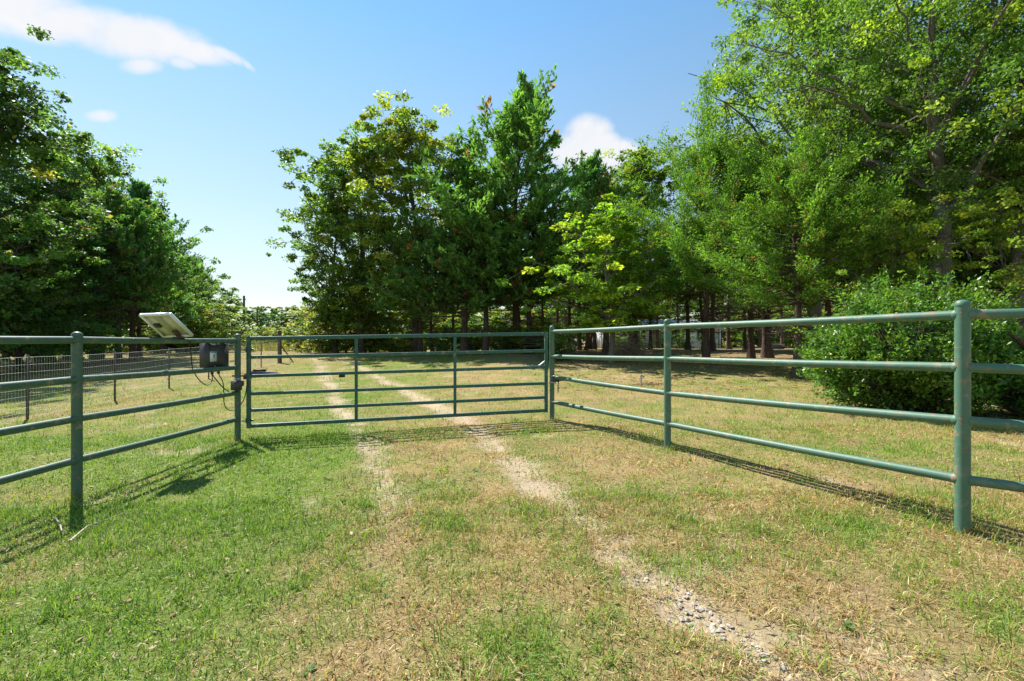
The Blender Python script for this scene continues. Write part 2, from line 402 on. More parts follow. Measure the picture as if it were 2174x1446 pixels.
def build_grass():
    rng = np.random.default_rng(5)
    V = []; TR = []; C = []; base = 0
    def field(n_t, y0, y1, per, hmin, hmax, wid, spread, segs, pw=1.0):
        nonlocal base
        # tuft centres: uniform area over a widened view wedge
        u = rng.random(n_t); yy = np.sqrt(y0 ** 2 + u * (y1 ** 2 - y0 ** 2)) if pw == 1 else y0 + (y1 - y0) * u ** pw
        half = yy * 1.18 + 1.2
        xx = (rng.random(n_t) * 2 - 1) * half
        g, d = fields(xx, yy)
        lit = np.clip((yy - 15 - .25 * np.abs(xx - 6)) / 6, 0, 1) * np.clip((xx + 1) / 3, 0, 1)
        keep = rng.random(n_t) > np.maximum(d * .96, lit * .75)
        xx, yy, g, d = xx[keep], yy[keep], g[keep], d[keep]
        tall = fbm(xx, yy, 2.2, 90, 3)
        n = len(xx) * per
        px = np.repeat(xx, per) + rng.normal(0, spread, n); py = np.repeat(yy, per) + rng.normal(0, spread, n)
        gg = np.repeat(g, per); tl = np.repeat(tall, per); tuft_r = np.repeat(rng.random(len(xx)), per)
        isg = (gg + rng.normal(0, .28, n) + (tuft_r - .5) * .3) > .44
        pz = T(px, py) - .006
        lay = rng.random(n) < np.where(isg, .35, .68)
        ln = (hmin + (hmax - hmin) * rng.random(n) ** 1.5) * (.55 + .9 * tl) * np.where(isg, 1.0, .85) * (.85 + 1.1 * tuft_r ** 7)
        az = rng.random(n) * 2 * math.pi
        tilt = np.where(lay, rng.uniform(1.05, 1.5, n), rng.uniform(.1, .95, n))
        dh = np.stack([np.cos(az), np.sin(az)], 1)
        wv = np.stack([-dh[:, 1], dh[:, 0], np.zeros(n)], 1) * (wid * rng.uniform(.6, 1.3, n))[:, None]
        wz = rng.uniform(-.5, .5, n); wv[:, 2] = wz * wid
        p0 = np.stack([px, py, pz], 1)
        def pt(t, bend):
            tt = tilt * (1 - bend) + np.minimum(tilt + .55, 1.62) * bend
            return np.stack([dh[:, 0] * np.sin(tt), dh[:, 1] * np.sin(tt), np.cos(tt)], 1) * (ln * t)[:, None]
        # colours
        r1 = rng.random(n)[:, None]; r2 = rng.random(n)[:, None]
        cg = np.array([.130, .255, .026]) * (1 - r1) + np.array([.28, .37, .055]) * r1
        cg = np.where(r2 < .22, np.array([.10, .20, .03]), cg)
        cs = np.array([.52, .395, .18]) * (1 - r1) + np.array([.36, .25, .105]) * r1
        cs = np.where(r2 < .25, np.array([.31, .175, .08]), cs); cs = np.where(r2 > .86, np.array([.64, .52, .29]), cs)
        c = np.where(isg[:, None], cg, cs) * rng.uniform(.8, 1.2, (n, 1))
        if segs == 2:
            m = p0 + pt(.55, .0); t = m + pt(.5, 1.0)
            v = np.stack([p0 - wv * .5, p0 + wv * .5, m + wv * .42, m - wv * .42, t], 1).reshape(-1, 3)
            k = np.arange(n)[:, None] * 5 + base
            tr = np.concatenate([k + np.array([[0, 1, 2]]), k + np.array([[0, 2, 3]]), k + np.array([[3, 2, 4]])]); per_v = 5
        else:
            t = p0 + pt(1., .4)
            v = np.stack([p0 - wv * .5, p0 + wv * .5, t], 1).reshape(-1, 3)
            k = np.arange(n)[:, None] * 3 + base; tr = k + np.array([[0, 1, 2]]); per_v = 3
        z0 = T(v[:, 0], v[:, 1]) + .002
        fl = np.arange(len(v)) % per_v >= 2
        v[:, 2] = np.where(fl, np.maximum(v[:, 2], z0), v[:, 2])
        V.append(v); TR.append(tr); C.append(np.repeat(c, per_v, 0)); base += len(v)
    field(10500, .8, 3.7, 21, .028, .085, .0038, .032, 2)
    field(8800, 2.9, 6.7, 17, .03, .08, .0055, .045, 2)
    field(12500, 5.8, 13, 13, .04, .095, .010, .07, 1)
    field(13000, 12.5, 32, 9, .05, .11, .020, .11, 1)
    # loose straw clippings lying everywhere, bare ground too
    for (n, y0, y1, L, wd) in ((20000, .8, 3.4, .034, .0015), (22000, 3.2, 7.5, .048, .0028)):
        yy = np.sqrt(y0 ** 2 + rng.random(n) * (y1 ** 2 - y0 ** 2)); xx = (rng.random(n) * 2 - 1) * (yy * 1.18 + 1.2)
        az = rng.random(n) * 6.283; ln = L * rng.uniform(.35, 1.3, n); d2 = np.stack([np.cos(az), np.sin(az)], 1)
        zz = T(xx, yy) + rng.uniform(.0, .022, n); sl = rng.uniform(-.25, .25, n) * ln
        a = np.stack([xx, yy, zz], 1); b = np.stack([xx + d2[:, 0] * ln, yy + d2[:, 1] * ln, zz + sl], 1); b[:, 2] = np.maximum(b[:, 2], T(b[:, 0], b[:, 1]) + .001)
        wv = np.stack([-d2[:, 1], d2[:, 0], rng.uniform(-.3, .3, n)], 1) * wd * .5; m_ = (a + b) / 2 + np.stack([d2[:, 1], -d2[:, 0], np.zeros(n)], 1) * (rng.normal(0, .12, n) * ln)[:, None]
        v = np.stack([a, m_ + wv, b, m_ - wv], 1).reshape(-1, 3); k = np.arange(n)[:, None] * 4 + base
        r1 = rng.random((n, 1)); c = np.array([.58, .46, .25]) * (1 - r1) + np.array([.38, .25, .13]) * r1
        V.append(v); TR.append(np.concatenate([k + np.array([[0, 1, 2]]), k + np.array([[0, 2, 3]])])); C.append(np.repeat(c, 4, 0)); base += len(v)
    for (qx, qy) in ((.644, 7.2), (1.80, 5.18), (2.91, 2.89), (-3.86, 3.97), (-3.88, 6.33)):
        n = 170; a_ = rng.random(n) * 6.283; rr_ = .05 + .17 * rng.random(n) ** 1.6; bx = qx + np.cos(a_) * rr_; by = qy + np.sin(a_) * rr_
        az = a_ + rng.normal(0, .9, n); ti = rng.uniform(.15, 1.35, n); ln = rng.uniform(.05, .15, n) * (1 - .4 * rr_ / .22); p0 = np.stack([bx, by, T(bx, by) - .01], 1)
        d3 = np.stack([np.cos(az) * np.sin(ti), np.sin(az) * np.sin(ti), np.cos(ti)], 1); wv = np.stack([-np.sin(az), np.cos(az), np.zeros(n)], 1) * .003
        v = np.stack([p0 - wv, p0 + wv, p0 + d3 * ln[:, None]], 1).reshape(-1, 3); k = np.arange(n)[:, None] * 3 + base
        c = np.where(rng.random((n, 1)) < .6, np.array([.50, .38, .18]), np.array([.14, .24, .03])) * rng.uniform(.75, 1.25, (n, 1))
        V.append(v); TR.append(k + np.array([[0, 1, 2]])); C.append(np.repeat(c, 3, 0)); base += len(v)
    n = 200; yy = 1.6 + 7.0 * rng.random(n) ** .8; xx = (rng.random(n) * 2 - 1) * (yy * 1.15 + .8); kk = 7
    bx = np.repeat(xx, kk); by = np.repeat(yy, kk); az = rng.random(n * kk) * 6.283; L = np.repeat(rng.uniform(.02, .042, n), kk) * rng.uniform(.7, 1.2, n * kk); el_ = rng.uniform(.15, .7, n * kk)
    d3 = np.stack([np.cos(az) * np.cos(el_), np.sin(az) * np.cos(el_), np.sin(el_)], 1); p0 = np.stack([bx, by, T(bx, by) + .004], 1)
    sd = np.stack([-np.sin(az), np.cos(az), np.zeros(n * kk)], 1) * (L * .24)[:, None]; mm = p0 + d3 * (L * .6)[:, None]; tt = p0 + d3 * L[:, None]; tt[:, 2] -= L * .15
    v = np.stack([p0, mm + sd, tt, mm - sd], 1).reshape(-1, 3); k = np.arange(n * kk)[:, None] * 4 + base
    c = np.where(np.repeat(rng.random(n) < .3, kk)[:, None], np.array([.20, .15, .09]), np.array([.10, .20, .04])) * rng.uniform(.75, 1.25, (n * kk, 1))
    V.append(v); TR.append(np.concatenate([k + np.array([[0, 1, 2]]), k + np.array([[0, 2, 3]])])); C.append(np.repeat(c, 4, 0)); base += len(v)
    me = raw_mesh('grass', np.concatenate(V), [np.concatenate(TR)], MAT['grassblade'], np.concatenate(C))
    o = obj('grass', me); o.color = (1, 1, 1, 1)
    tag(o, 'short mown grass, green on the left and straw coloured in the middle', 'grass', kind='stuff')
build_grass()

# stones in the worn patches, pieces of the ground
def build_stones():
    rng = np.random.default_rng(11)
    protos = []
    for k in range(5):
        import bmesh
        bm = bmesh.new(); bmesh.ops.create_icosphere(bm, subdivisions=1, radius=1.0)
        for v in bm.verts:
            s = 1 + rng.normal(0, .16); v.co = Vector((v.co.x * s * rng.uniform(.85, 1.15), v.co.y * s, v.co.z * s * .38))
        me = bpy.data.meshes.new('stone'); bm.to_mesh(me); bm.free(); me.materials.append(MAT['stone']); protos.append(me)
    spots = []
    # broken stone showing through in the lower right, and in both tracks near the gate
    def scat(n, y0, y1, fx, sx, r0, r1):
        c = 0
        while c < n:
            y = rng.uniform(y0, y1); x = fx(y) + rng.normal(0, sx)
            spots.append((x, y, rng.uniform(r0, r1))); c += 1
    scat(110, 1.62, 2.45, lambda y: np.interp(y, [1.6, 2.5], [1.08, .70]), .085, .006, .019)
    scat(34, 1.6, 2.05, lambda y: np.interp(y, [1.6, 2.1], [.80, .62]), .07, .005, .014)
    scat(18, 3.0, 3.9, lambda y: .42 - (y - 3.3) * .3, .1, .006, .014)
    scat(18, 3.2, 4.3, lambda y: -.85 - (y - 3.5) * .4, .1, .006, .014)
    scat(28, 5.2, 6.4, lambda y: np.interp(y, LTY, LTX), .16, .008, .02)
    scat(28, 5.6, 7.2, lambda y: np.interp(y, RTY, RTX), .16, .008, .02)
    scat(20, 1.5, 1.9, lambda y: 1.5, .25, .005, .014)
    for k, (x, y, r) in enumerate(spots):
        o = bpy.data.objects.new('stone', protos[k % 5]); COL.objects.link(o); o.parent = GROUND
        o.location = (x, y, Tf(x, y) - .022 + r * .10); o.scale = (r, r * rng.uniform(.7, 1.1), r); o.rotation_euler = (rng.uniform(-.3, .3), rng.uniform(-.3, .3), rng.uniform(0, 6.28))
build_stones()

# ------------------------------------------------------------------ pipe fences
def post_prof(h, r):
    p = [(r, 0), (r, h - .035)]
    return p
def make_post(parent, x, y, z0, h, r=.039, mat='pipe'):
    mb = MB(); mb.lathe((x, y, z0 - .25), [(r, 0), (r, h + .25 - .03)], 24)
    p = part('post', mb, MAT[mat], parent, auto=40)
    c = MB(); rc = r * 1.05
    c.lathe((x, y, z0 + h - .034), [(r * .98, -.004), (rc, 0), (rc, .012), (rc * .93, .024), (rc * .75, .034), (rc * .45, .041), (.001, .044)], 24)
    part('cap', c, MAT[mat], p, auto=50)
    return p
def make_rail(parent, a, b, r=.031, mat='pipe', sag=.006, post_r=.037):
    a = np.array(a, float); b = np.array(b, float); d = b - a; L = np.linalg.norm(d); d /= L
    a = a + d * post_r * .85; b = b - d * post_r * .85
    t = np.linspace(0, 1, 7)[:, None]; pts = a + (b - a) * t; pts[:, 2] -= (np.sin(t[:, 0] * math.pi)) * sag
    mb = MB(); mb.tube(pts, r, 18)
    p = part('rail', mb, MAT[mat], parent, auto=40)
    # weld collars at both ends
    for e, s in ((a, d), (b, -d)):
        w = MB(); w.tube([e - s * .012, e, e + s * .008, e + s * .016], [r * 1.18, r * 1.2, r * 1.12, r * 1.0], 14)
        part('weld', w, MAT[mat], p, auto=40)
    return p

RP = [(.644, 7.2, 0.0, 1.5), (1.80, 5.18, 0.0, 1.5), (2.91, 2.89, 0.0, 1.5), (4.75, 1.75, 0.0, 1.5)]
RH = [(1.41, 1.012, .684, .283), (1.42, 1.045, .647, .292), (1.412, 1.072, .728, .348), (1.42, 1.05, .70, .32)]
rf = thing('pipe_fence', 'sage green pipe fence with four rails running from the gate past the big bush', 'fence', (1.8, 5.18, 0))
RPOST = []
for (x, y, z, h) in RP: RPOST.append(make_post(rf, x, y, z, h))
for k in range(3):
    for j in range(4):
        make_rail(rf, (RP[k][0], RP[k][1], RH[k][j]), (RP[k + 1][0], RP[k + 1][1], RH[k + 1][j]))
# faded red marks by two welds on the near post
for (px, py, r) in ((2037, 890, .011), (2038, 664, .007)):
    c = np.array([2.91, 2.89, CH - (py - HY) * (2.89 - .027) / F]); dv = np.array([-c[0], -c[1], 0]); dv /= np.linalg.norm(dv)
    sd = np.array([-dv[1], dv[0], 0]); c = c + dv * .0365 - sd * .006
    th = np.arange(10) * .6283
    mb = MB(); v = [c + dv * .0035] + [c + sd * math.cos(t) * r * (1 + .2 * math.sin(3 * t)) + np.array([0, 0, 1]) * math.sin(t) * r * 1.2 for t in th]
    mb.add(np.array(v), t=[[0, 1 + k, 1 + (k + 1) % 10] for k in range(10)])
    part('paint_mark', mb, MAT['redmark'], RPOST[2])
LP = [(-3.80, 1.45, -.19, 1.5), (-3.86, 3.97, -.18, 1.5), (-3.88, 6.33, -.15, 1.5)]
LH = [(1.25, .90, .575, .215), (1.256, .905, .557, .19), (1.263, .883, .524, .152)]
lf = thing('pipe_fence', 'weathered, shade-darkened green pipe fence with four rails left of the gate', 'fence', (-3.86, 3.97, -.18))
for (x, y, z, h) in LP: make_post(lf, x, y, z, h, mat='pipe_worn_shaded')
for k in range(2):
    for j in range(4):
        make_rail(lf, (LP[k][0], LP[k][1], LH[k][j]), (LP[k + 1][0], LP[k + 1][1], LH[k + 1][j]), mat='pipe_worn_shaded')

# ------------------------------------------------------------------ the gate
GA = np.array([-3.765, 6.40]); GB = np.array([.545, 7.16])
gdir = (GB - GA) / np.linalg.norm(GB - GA); gn = np.array([gdir[1], -gdir[0]])   # towards the camera
gl = np.linalg.norm(GB - GA)
zt = lambda s: 1.293 + (1.376 - 1.293) * s; zb = lambda s: .042 + (.150 - .042) * s
def gp(s, z): return np.array([GA[0] + (GB[0] - GA[0]) * s, GA[1] + (GB[1] - GA[1]) * s, z])
gate = thing('gate', 'closed green tubular farm gate with six bars across the wheel tracks', 'gate', tuple(gp(0, zb(0))))
def rrect_bar(a, b, w, h, side):
    """rounded rectangular tube from a to b; w across the gate plane, h along 'side'"""
    a = np.array(a); b = np.array(b); d = (b - a) / np.linalg.norm(b - a)
    n3 = np.array([gn[0], gn[1], 0.]); s3 = np.cross(n3, d); s3 /= np.linalg.norm(s3)
    c = .28; pr = []
    for sx, sy in ((1, 1), (-1, 1), (-1, -1), (1, -1)):
        q = [(sx * (1 - c), sy), (sx * (1 - c * .3), sy * (1 - c * .3)), (sx, sy * (1 - c))]
        pr += q if sx * sy < 0 else q[::-1]
    pr = np.array(pr); ang = np.arctan2(pr[:, 1], pr[:, 0]); pr = pr[np.argsort(ang)]
    v = np.concatenate([e + pr[:, :1] * n3 * w / 2 + pr[:, 1:] * s3 * h / 2 for e in (a, b)]); n = len(pr)
    i = np.arange(n); mb = MB(); mb.add(v, np.stack([i, (i + 1) % n, n + (i + 1) % n, n + i], 1), poly=[list(i[::-1]), list(n + i)])
    return mb
fl_ = (0, .215, .43, .632, .822, 1); fr_ = (0, .222, .435, .648, .83, 1)
part('stile', rrect_bar(gp(0, zt(0) + .027), gp(0, zb(0) - .03), .05, .052, 0), MAT['gate'], gate, auto=35)
part('stile', rrect_bar(gp(1, zt(1) + .027), gp(1, zb(1) - .03), .05, .052, 0), MAT['gate'], gate, auto=35)
e = .026 / gl
for j in range(6):
    hh = .052 if j in (0, 5) else .046
    a = gp(e, zt(0) + (zb(0) - zt(0)) * fl_[j]); b = gp(1 - e, zt(1) + (zb(1) - zt(1)) * fr_[j])
    part('bar', rrect_bar(a, b, .046, hh, 0), MAT['gate'], gate, auto=35)
for s in (.337, .669):
    part('upright', rrect_bar(gp(s, zt(s) - .024) + np.array([*(gn * .0262), 0]), gp(s, zb(s) + .024) + np.array([*(gn * .0262), 0]), .012, .045, 0), MAT['gate'], gate, auto=35)
a = gp(1 - e, zt(1) + (zb(1) - zt(1)) * .36); b = gp(1 - .12 / gl * 1.0, zt(1) + (zb(1) - zt(1)) * .415)
part('corner_brace', rrect_bar(a, b, .02, .02, 0), MAT['alu'], gate, auto=35)
for (py, zz) in ((742, None), (893, None)):
    z = CH - (py - HY) * 6.38 / F; pc = np.array([LP[2][0], LP[2][1], z]); gc = np.array([*GA, z])
    h = MB(); h.tube([pc + (gc - pc) * .3, gc - (gc - pc) * .1], .008, 10)
    hp = part('hinge', h, MAT['black'], gate, auto=40)
    q = MB(); q.tube([gc + np.array([0, 0, -.035]) - np.array([.03, 0, 0]), gc + np.array([0, 0, .035]) - np.array([.03, 0, 0])], .016, 12); part('hinge_collar', q, MAT['black'], hp, auto=40)
    q = MB(); q.tube([gc + np.array([*(gdir * .028), 0]), gc + np.array([*(gdir * .062), 0])], .014, 8); part('hinge_nut', q, MAT['black'], hp, auto=40)

# gate opener behind the third bar
zo = zt(0) + (zb(0) - zt(0)) * .43
go = thing('gate_opener', 'navy and black gate opener arm behind the gate\'s third bar', 'gate opener', tuple(gp(0, zo)))
bk = -gn * .075
def op(s, dz): return gp(s, zo + dz + (zt(1) - zt(0)) * s * .5) + np.array([bk[0], bk[1], 0])
def wedge(pts, w0, w1):
    """pts: outline (along gate metres, z) extruded across the gate plane"""
    mb = MB(); n = len(pts)
    v = [op(s / gl, z) + np.array([gn[0], gn[1], 0]) * w for w in (w0, w1) for s, z in pts]
    i = np.arange(n); mb.add(np.array(v), np.stack([i, (i + 1) % n, n + (i + 1) % n, n + i], 1), poly=[list(i[::-1]), list(n + i)]); return mb
part('housing', wedge([(.0, -.03), (.36, -.02), (.40, .02), (.30, .045), (.20, .062), (.02, .066)], -.05, .035), MAT['navy'], go)
part('cover', wedge([(.03, .066), (.20, .063), (.19, .088), (.05, .092)], -.045, .03), MAT['black'], go)
part('maker_plate', wedge([(.04, .03), (.14, .033), (.14, .044), (.04, .042)], .0355, .0375), MAT['redmark'], go)
mb = MB(); mb.tube([op(.38 / gl, 0), op(1.28 / gl, .012)], .012, 12); part('push_rod', mb, MAT['alu'], go, auto=40)
part('rod_clamp', wedge([(1.22, -.05), (1.30, -.05), (1.30, .03), (1.22, .03)], .0, .045), MAT['black'], go)
part('pivot_bracket', wedge([(-.09, -.05), (.0, -.05), (.0, .05), (-.05, .05), (-.09, .01)], -.03, .03), MAT['rustred'], go)
mb = MB(); mb.tube([op(-.06 / gl, 0), np.array([LP[2][0] - .1, LP[2][1] + .03, zo + .005])], .012, 8); part('bracket_rod', mb, MAT['tpost'], go)

# grey sensor box strapped to the hinge post
pz = CH - (818 - HY) * 6.28 / F
sb = thing('junction_box', 'small dark grey box clamped to the left gate post', 'junction box', (-3.83, 6.26, pz))
mb = MB(); mb.box((-.065, -.045, -.065), (.055, .02, .065), o=(-3.845, 6.262, pz)); 
mb.add(np.array([[.055, -.045, -.02], [.085, -.045, .0], [.085, -.045, .065], [.055, -.045, .065], [.055, .02, -.02], [.085, .02, .0], [.085, .02, .065], [.055, .02, .065]]) + np.array([-3.845, 6.262, pz]),
       [[0, 1, 2, 3], [7, 6, 5, 4], [0, 4, 5, 1], [1, 5, 6, 2], [2, 6, 7, 3]])
part('housing', mb, MAT['boxgrey'], sb)
mb = MB(); mb.lathe((-3.88, 6.33, pz + .085), [(.04, -.012), (.043, -.01), (.043, .01), (.04, .012)], 20); part('clamp_band', mb, MAT['steel'], sb)

# ------------------------------------------------------------------ solar panel on the left fence's top rail
sp = thing('solar_panel', 'small tilted solar panel seen from behind on the left top rail', 'solar panel', (-3.88, 5.2, 1.29))
lo = np.array([-3.91, 5.25, 1.318]); e1 = np.array([1., 0, .03]); e1 /= np.linalg.norm(e1); e2 = np.array([.04, -.33, .235]); e2 -= e1 * e2.dot(e1); e2 /= np.linalg.norm(e2); e3 = np.cross(e1, e2)
if e3[2] < 0: e3 = -e3
R = np.stack([e1, e2, e3], 1)
WP, HP_ = .345, .41
def pbox(lo_, hi_, name, mat, par):
    mb = MB(); mb.box(lo_, hi_, R, lo); return part(name, mb, mat, par)
h = WP / 2
fr = pbox((-h, 0, -.028), (-h + .022, HP_, .006), 'frame_bar', MAT['alu'], sp)
pbox((h - .022, 0, -.028), (h, HP_, .006), 'frame_bar', MAT['alu'], sp)
pbox((-h + .022, 0, -.0275), (h - .022, .022, .006), 'frame_bar', MAT['alu'], sp)
pbox((-h + .022, HP_ - .022, -.0275), (h - .022, HP_, .006), 'frame_bar', MAT['alu'], sp)
pbox((-h + .022, .022, -.006), (h - .022, HP_ - .022, -.002), 'backsheet', MAT['back'], sp)
pbox((-h + .022, .022, -.001), (h - .022, HP_ - .022, .004), 'cell_face', MAT['cells'], sp)
pbox((-.045, .02, -.022), (.035, HP_ - .02, -.0065), 'mounting_channel', MAT['strip'], sp)
pbox((-.125, .19, -.03), (-.06, .245, -.0065), 'terminal_box', MAT['black'], sp)
pbox((.02, .03, -.05), (.06, .13, -.0225), 'tilt_bracket', MAT['darkwood'], sp)
mb = MB(); mb.box((-.03, -.08, 1.285), (.03, .08, 1.30), o=(-3.86, 5.2, 0)); mb.tube([(-3.86, 5.2, 1.29), (-3.87, 5.16, 1.37)], .018, 10); part('rail_clamp', mb, MAT['tpost'], sp)

# ------------------------------------------------------------------ control box behind the rails
cb = thing('control_box', 'dark grey control box with white label hung on the left fence', 'control box', (-3.98, 5.94, .86))
B0, B1 = (-4.03, 5.77, .862), (-3.925, 6.20, 1.235)
mb = MB(); mb.box(B0, B1); part('case', mb, MAT['boxgrey'], cb)
mb = MB(); mb.box((B1[0] + .001, B0[1] + .03, B0[2] + .03), (B1[0] + .012, B1[1] - .02, B1[2] - .03)); dr = part('door', mb, MAT['boxgrey'], cb)
mb = MB(); mb.box((B1[0] + .0125, 5.795, .985), (B1[0] + .0145, 5.925, 1.115)); part('label_plate', mb, MAT['label'], dr)
mb = MB(); mb.box((B1[0] + .015, 5.805, 1.10), (B1[0] + .016, 5.915, 1.107)); mb.box((B1[0] + .015, 5.862, 1.045), (B1[0] + .016, 5.882, 1.075)); mb.box((B1[0] + .015, 5.868, 1.03), (B1[0] + .016, 5.880, 1.045)); part('label_print', mb, MAT['print'], dr)
mb = MB(); mb.tube([(B1[0] + .012, 5.855, .90), (B1[0] + .025, 5.855, .90), (B1[0] + .03, 5.87, .93), (B1[0] + .025, 5.885, .90), (B1[0] + .012, 5.885, .90)], .005, 8); part('hasp', mb, MAT['steel'], dr)
for (y) in (5.93, 6.06):
    mb = MB(); mb.lathe((-3.975, y, .862), [(.012, -.05), (.018, -.048), (.018, -.02), (.024, -.018), (.024, .004)], 12); part('cable_gland', mb, MAT['black'], cb, auto=40)
mb = MB(); mb.box((-3.924, 5.80, 1.20), (-3.86, 5.84, 1.225)); part('hanger', mb, MAT['steel'], cb); mb = MB(); mb.box((-3.924, 6.10, 1.20), (-3.86, 6.14, 1.225)); part('hanger', mb, MAT['steel'], cb)

def cable(name, label, pts, r, mat, cat='cable', sm=24):
    pts = np.array(pts, float); n = len(pts); t = np.linspace(0, n - 1, sm)
    # Catmull-Rom
    P = np.concatenate([2 * pts[:1] - pts[1:2], pts, 2 * pts[-1:] - pts[-2:-1]])
    out = []
    for u in t:
        k = min(int(u), n - 2); f = u - k; p0, p1, p2, p3 = P[k], P[k + 1], P[k + 2], P[k + 3]
        out.append(.5 * (2 * p1 + (p2 - p0) * f + (2 * p0 - 5 * p1 + 4 * p2 - p3) * f * f + (3 * p1 - p0 - 3 * p2 + p3) * f ** 3))
    mb = MB(); o0 = np.array(out).mean(0); mb.tube(np.array(out) - o0, r, 8); me = mb.mesh(name, mat, True)
    o = obj(name, me, None, tuple(o0)); return tag(o, label, cat)
cable('cable', 'black cable looping from the solar panel to the control box', [at(403, 720, 5.3), at(407, 770, 5.45), at(412, 790, 5.55), at(425, 809, 5.7), at(440, 818, 5.8), at(450, 808, 5.9), (-3.975, 5.93, .815)], .006, MAT['black'])
cable('cable', 'black cable sagging from the control box to the grey box on the gate post', [(-3.975, 5.93, .815), at(462, 810, 6.0), at(475, 824, 6.1), at(492, 834, 6.2), at(503, 828, 6.22)], .007, MAT['black'])
cable('cable', 'black cable hanging low from the control box in a loop to the gate post', [(-3.975, 6.06, .815), at(474, 815, 6.1), at(475, 850, 6.15), at(480, 866, 6.18), at(492, 872, 6.2), at(503, 868, 6.24)], .006, MAT['black'])
cable('cable', 'black cable hanging from the gate opener behind the gate post', [tuple(op(-.05 / gl, -.05)), at(523, 825, 6.45), at(519, 845, 6.45), at(512, 858, 6.42), at(506, 864, 6.39)], .006, MAT['black'])

# ------------------------------------------------------------------ latch and chain on the right gate post
lz = CH - (803 - HY) * 7.15 / F
lk = thing('gate_latch', 'dark metal gate latch on the right gate post', 'latch', (.70, 7.12, lz))
mb = MB(); mb.box((.64, 7.085, lz - .055), (.745, 7.143, lz + .03)); part('lock_case', mb, MAT['boxgrey'], lk)
mb = MB(); mb.box((.632, 7.08, lz + .031), (.76, 7.145, lz + .043)); part('lid', mb, MAT['steel'], lk)
mb = MB(); mb.tube([(.745, 7.11, lz - .035), (.80, 7.11, lz - .03), (.83, 7.105, lz - .03)], .011, 10); part('bolt', mb, MAT['tpost'], lk)
mb = MB(); mb.tube([(.585, 7.10, lz - .06), (.64, 7.09, lz - .065), (.70, 7.09, lz - .07)], .011, 10); part('strike', mb, MAT['steel'], lk)
cz = CH - (832 - HY) * 7.15 / F
ch = thing('chain', 'short dark chain dangling from the gate latch', 'chain', (.735, 7.08, cz))
def chain_links(p0, p1, n):
    p0 = np.array(p0); p1 = np.array(p1)
    for k in range(n):
        c = p0 + (p1 - p0) * (k + .5) / n; L = np.linalg.norm(p1 - p0) / n * .68; d = (p1 - p0) / np.linalg.norm(p1 - p0)
        s = np.cross(d, [0, 1, 0] if k % 2 == 0 else [1, .2, 0]); s /= np.linalg.norm(s)
        th = np.linspace(0, 2 * math.pi, 13); mb = MB(); mb.tube([c + d * math.cos(t) * L + s * math.sin(t) * L * .55 for t in th], .0042, 6, cap=False)
        part('link', mb, MAT['chain'], ch, smooth=True)
chain_links((.735, 7.08, lz - .03), (.728, 7.08, cz), 7)

# ------------------------------------------------------------------ woven wire fence on the left
WF = [(-7.55, .9), (-8.05, 3.4), (-8.6, 5.9), (-9.1, 8.4), (-9.68, 10.9), (-10.2, 13.3), (-10.65, 15.7), (-11.0, 18.0), (-11.22, 20.0), (-11.42, 22.0)]
wf = thing('wire_fence', 'woven wire field fence on steel posts left of the pipe fence', 'fence', (-9.1, 8.4, Tf(-9.1, 8.4)))
for k, (x, y) in enumerate(WF[:-1]):
    z = Tf(x, y); mb = MB(); mb.box((x - .004, y - .02, z - .3), (x + .004, y + .02, z + 1.2)); mb.box((x + .0041, y - .005, z - .3), (x + .032, y + .005, z + 1.199))
    p = part('post', mb, MAT['tpost'], wf)
x, y = WF[-1]; z = Tf(x, y); mb = MB(); mb.lathe((x, y, z - .3), [(.10, 0), (.085, 1.85), (.06, 1.9), (.001, 1.905)], 14); part('corner_post', mb, MAT['darkwood'], wf, auto=40)
mb = MB(); mb.tube([(x + .55, y + .35, z - .05), (x + .02, y + .02, z + .9)], .03, 8); part('brace', mb, MAT['darkwood'], wf)
mb = MB(); hs = (.04, .13, .22, .32, .43, .56, .71, .88, 1.02, 1.16)
for k in range(len(WF) - 1):
    a = np.array(WF[k]); b = np.array(WF[k + 1]); za = Tf(*a); zb_ = Tf(*b)
    for hgt in hs:
        mb.tube([(a[0] + .036, a[1], za + hgt), ((a[0] + b[0]) / 2 + .036, (a[1] + b[1]) / 2, (za + zb_) / 2 + hgt - .012), (b[0] + .036, b[1], zb_ + hgt)], .0018 if hgt < 1.1 else .0026, 4, cap=False)
    n = int(np.linalg.norm(b - a) / .065)
    for j in range(n):
        t = (j + .5) / n; p = a + (b - a) * t; zz = za + (zb_ - za) * t - .012 * math.sin(t * math.pi)
        mb.tube([(p[0] + .036, p[1], zz + .04), (p[0] + .036, p[1], zz + 1.16)], .0012, 3, cap=False)
wm = part('wire_mesh', mb, MAT['wire'], wf); wm['kind'] = 'stuff'

# ------------------------------------------------------------------ utility poles and line
def upole(px, toppy, Y, label):
    x = gx(px, Y); z0 = Tf(x, Y); zt_ = CH + (HY - toppy) * Y / F
    t = thing('utility_pole', label, 'pole', (x, Y, z0), None)
    mb = MB(); mb.lathe((x, Y, z0 - .5), [(.17, 0), (.12, zt_ - z0 + .5), (.001, zt_ - z0 + .52)], 12); part('shaft', mb, MAT['pole'], t, auto=40)
    mb = MB(); mb.lathe((x + .22, Y, zt_ - .45), [(.0, 0), (.06, .02), (.06, .1), (.03, .12), (.0, .13)], 10); part('insulator', mb, MAT['steel'], t)
    mb = MB(); mb.tube([(x + .05, Y, zt_ - .5), (x + .22, Y, zt_ - .45)], .025, 6); part('arm', mb, MAT['pole'], t)
    return np.array([x, Y, zt_ - .3])
pA = upole(518, 628, 55, 'taller dark utility pole just left of the gate, nearer of two')
pB = upole(546, 655, 80, 'shorter, farther dark utility pole right of the taller one')
near = at(-420, -120, 16.0); mid = at(208, 445, 25.0); m2 = at(339, 552, 34.0)
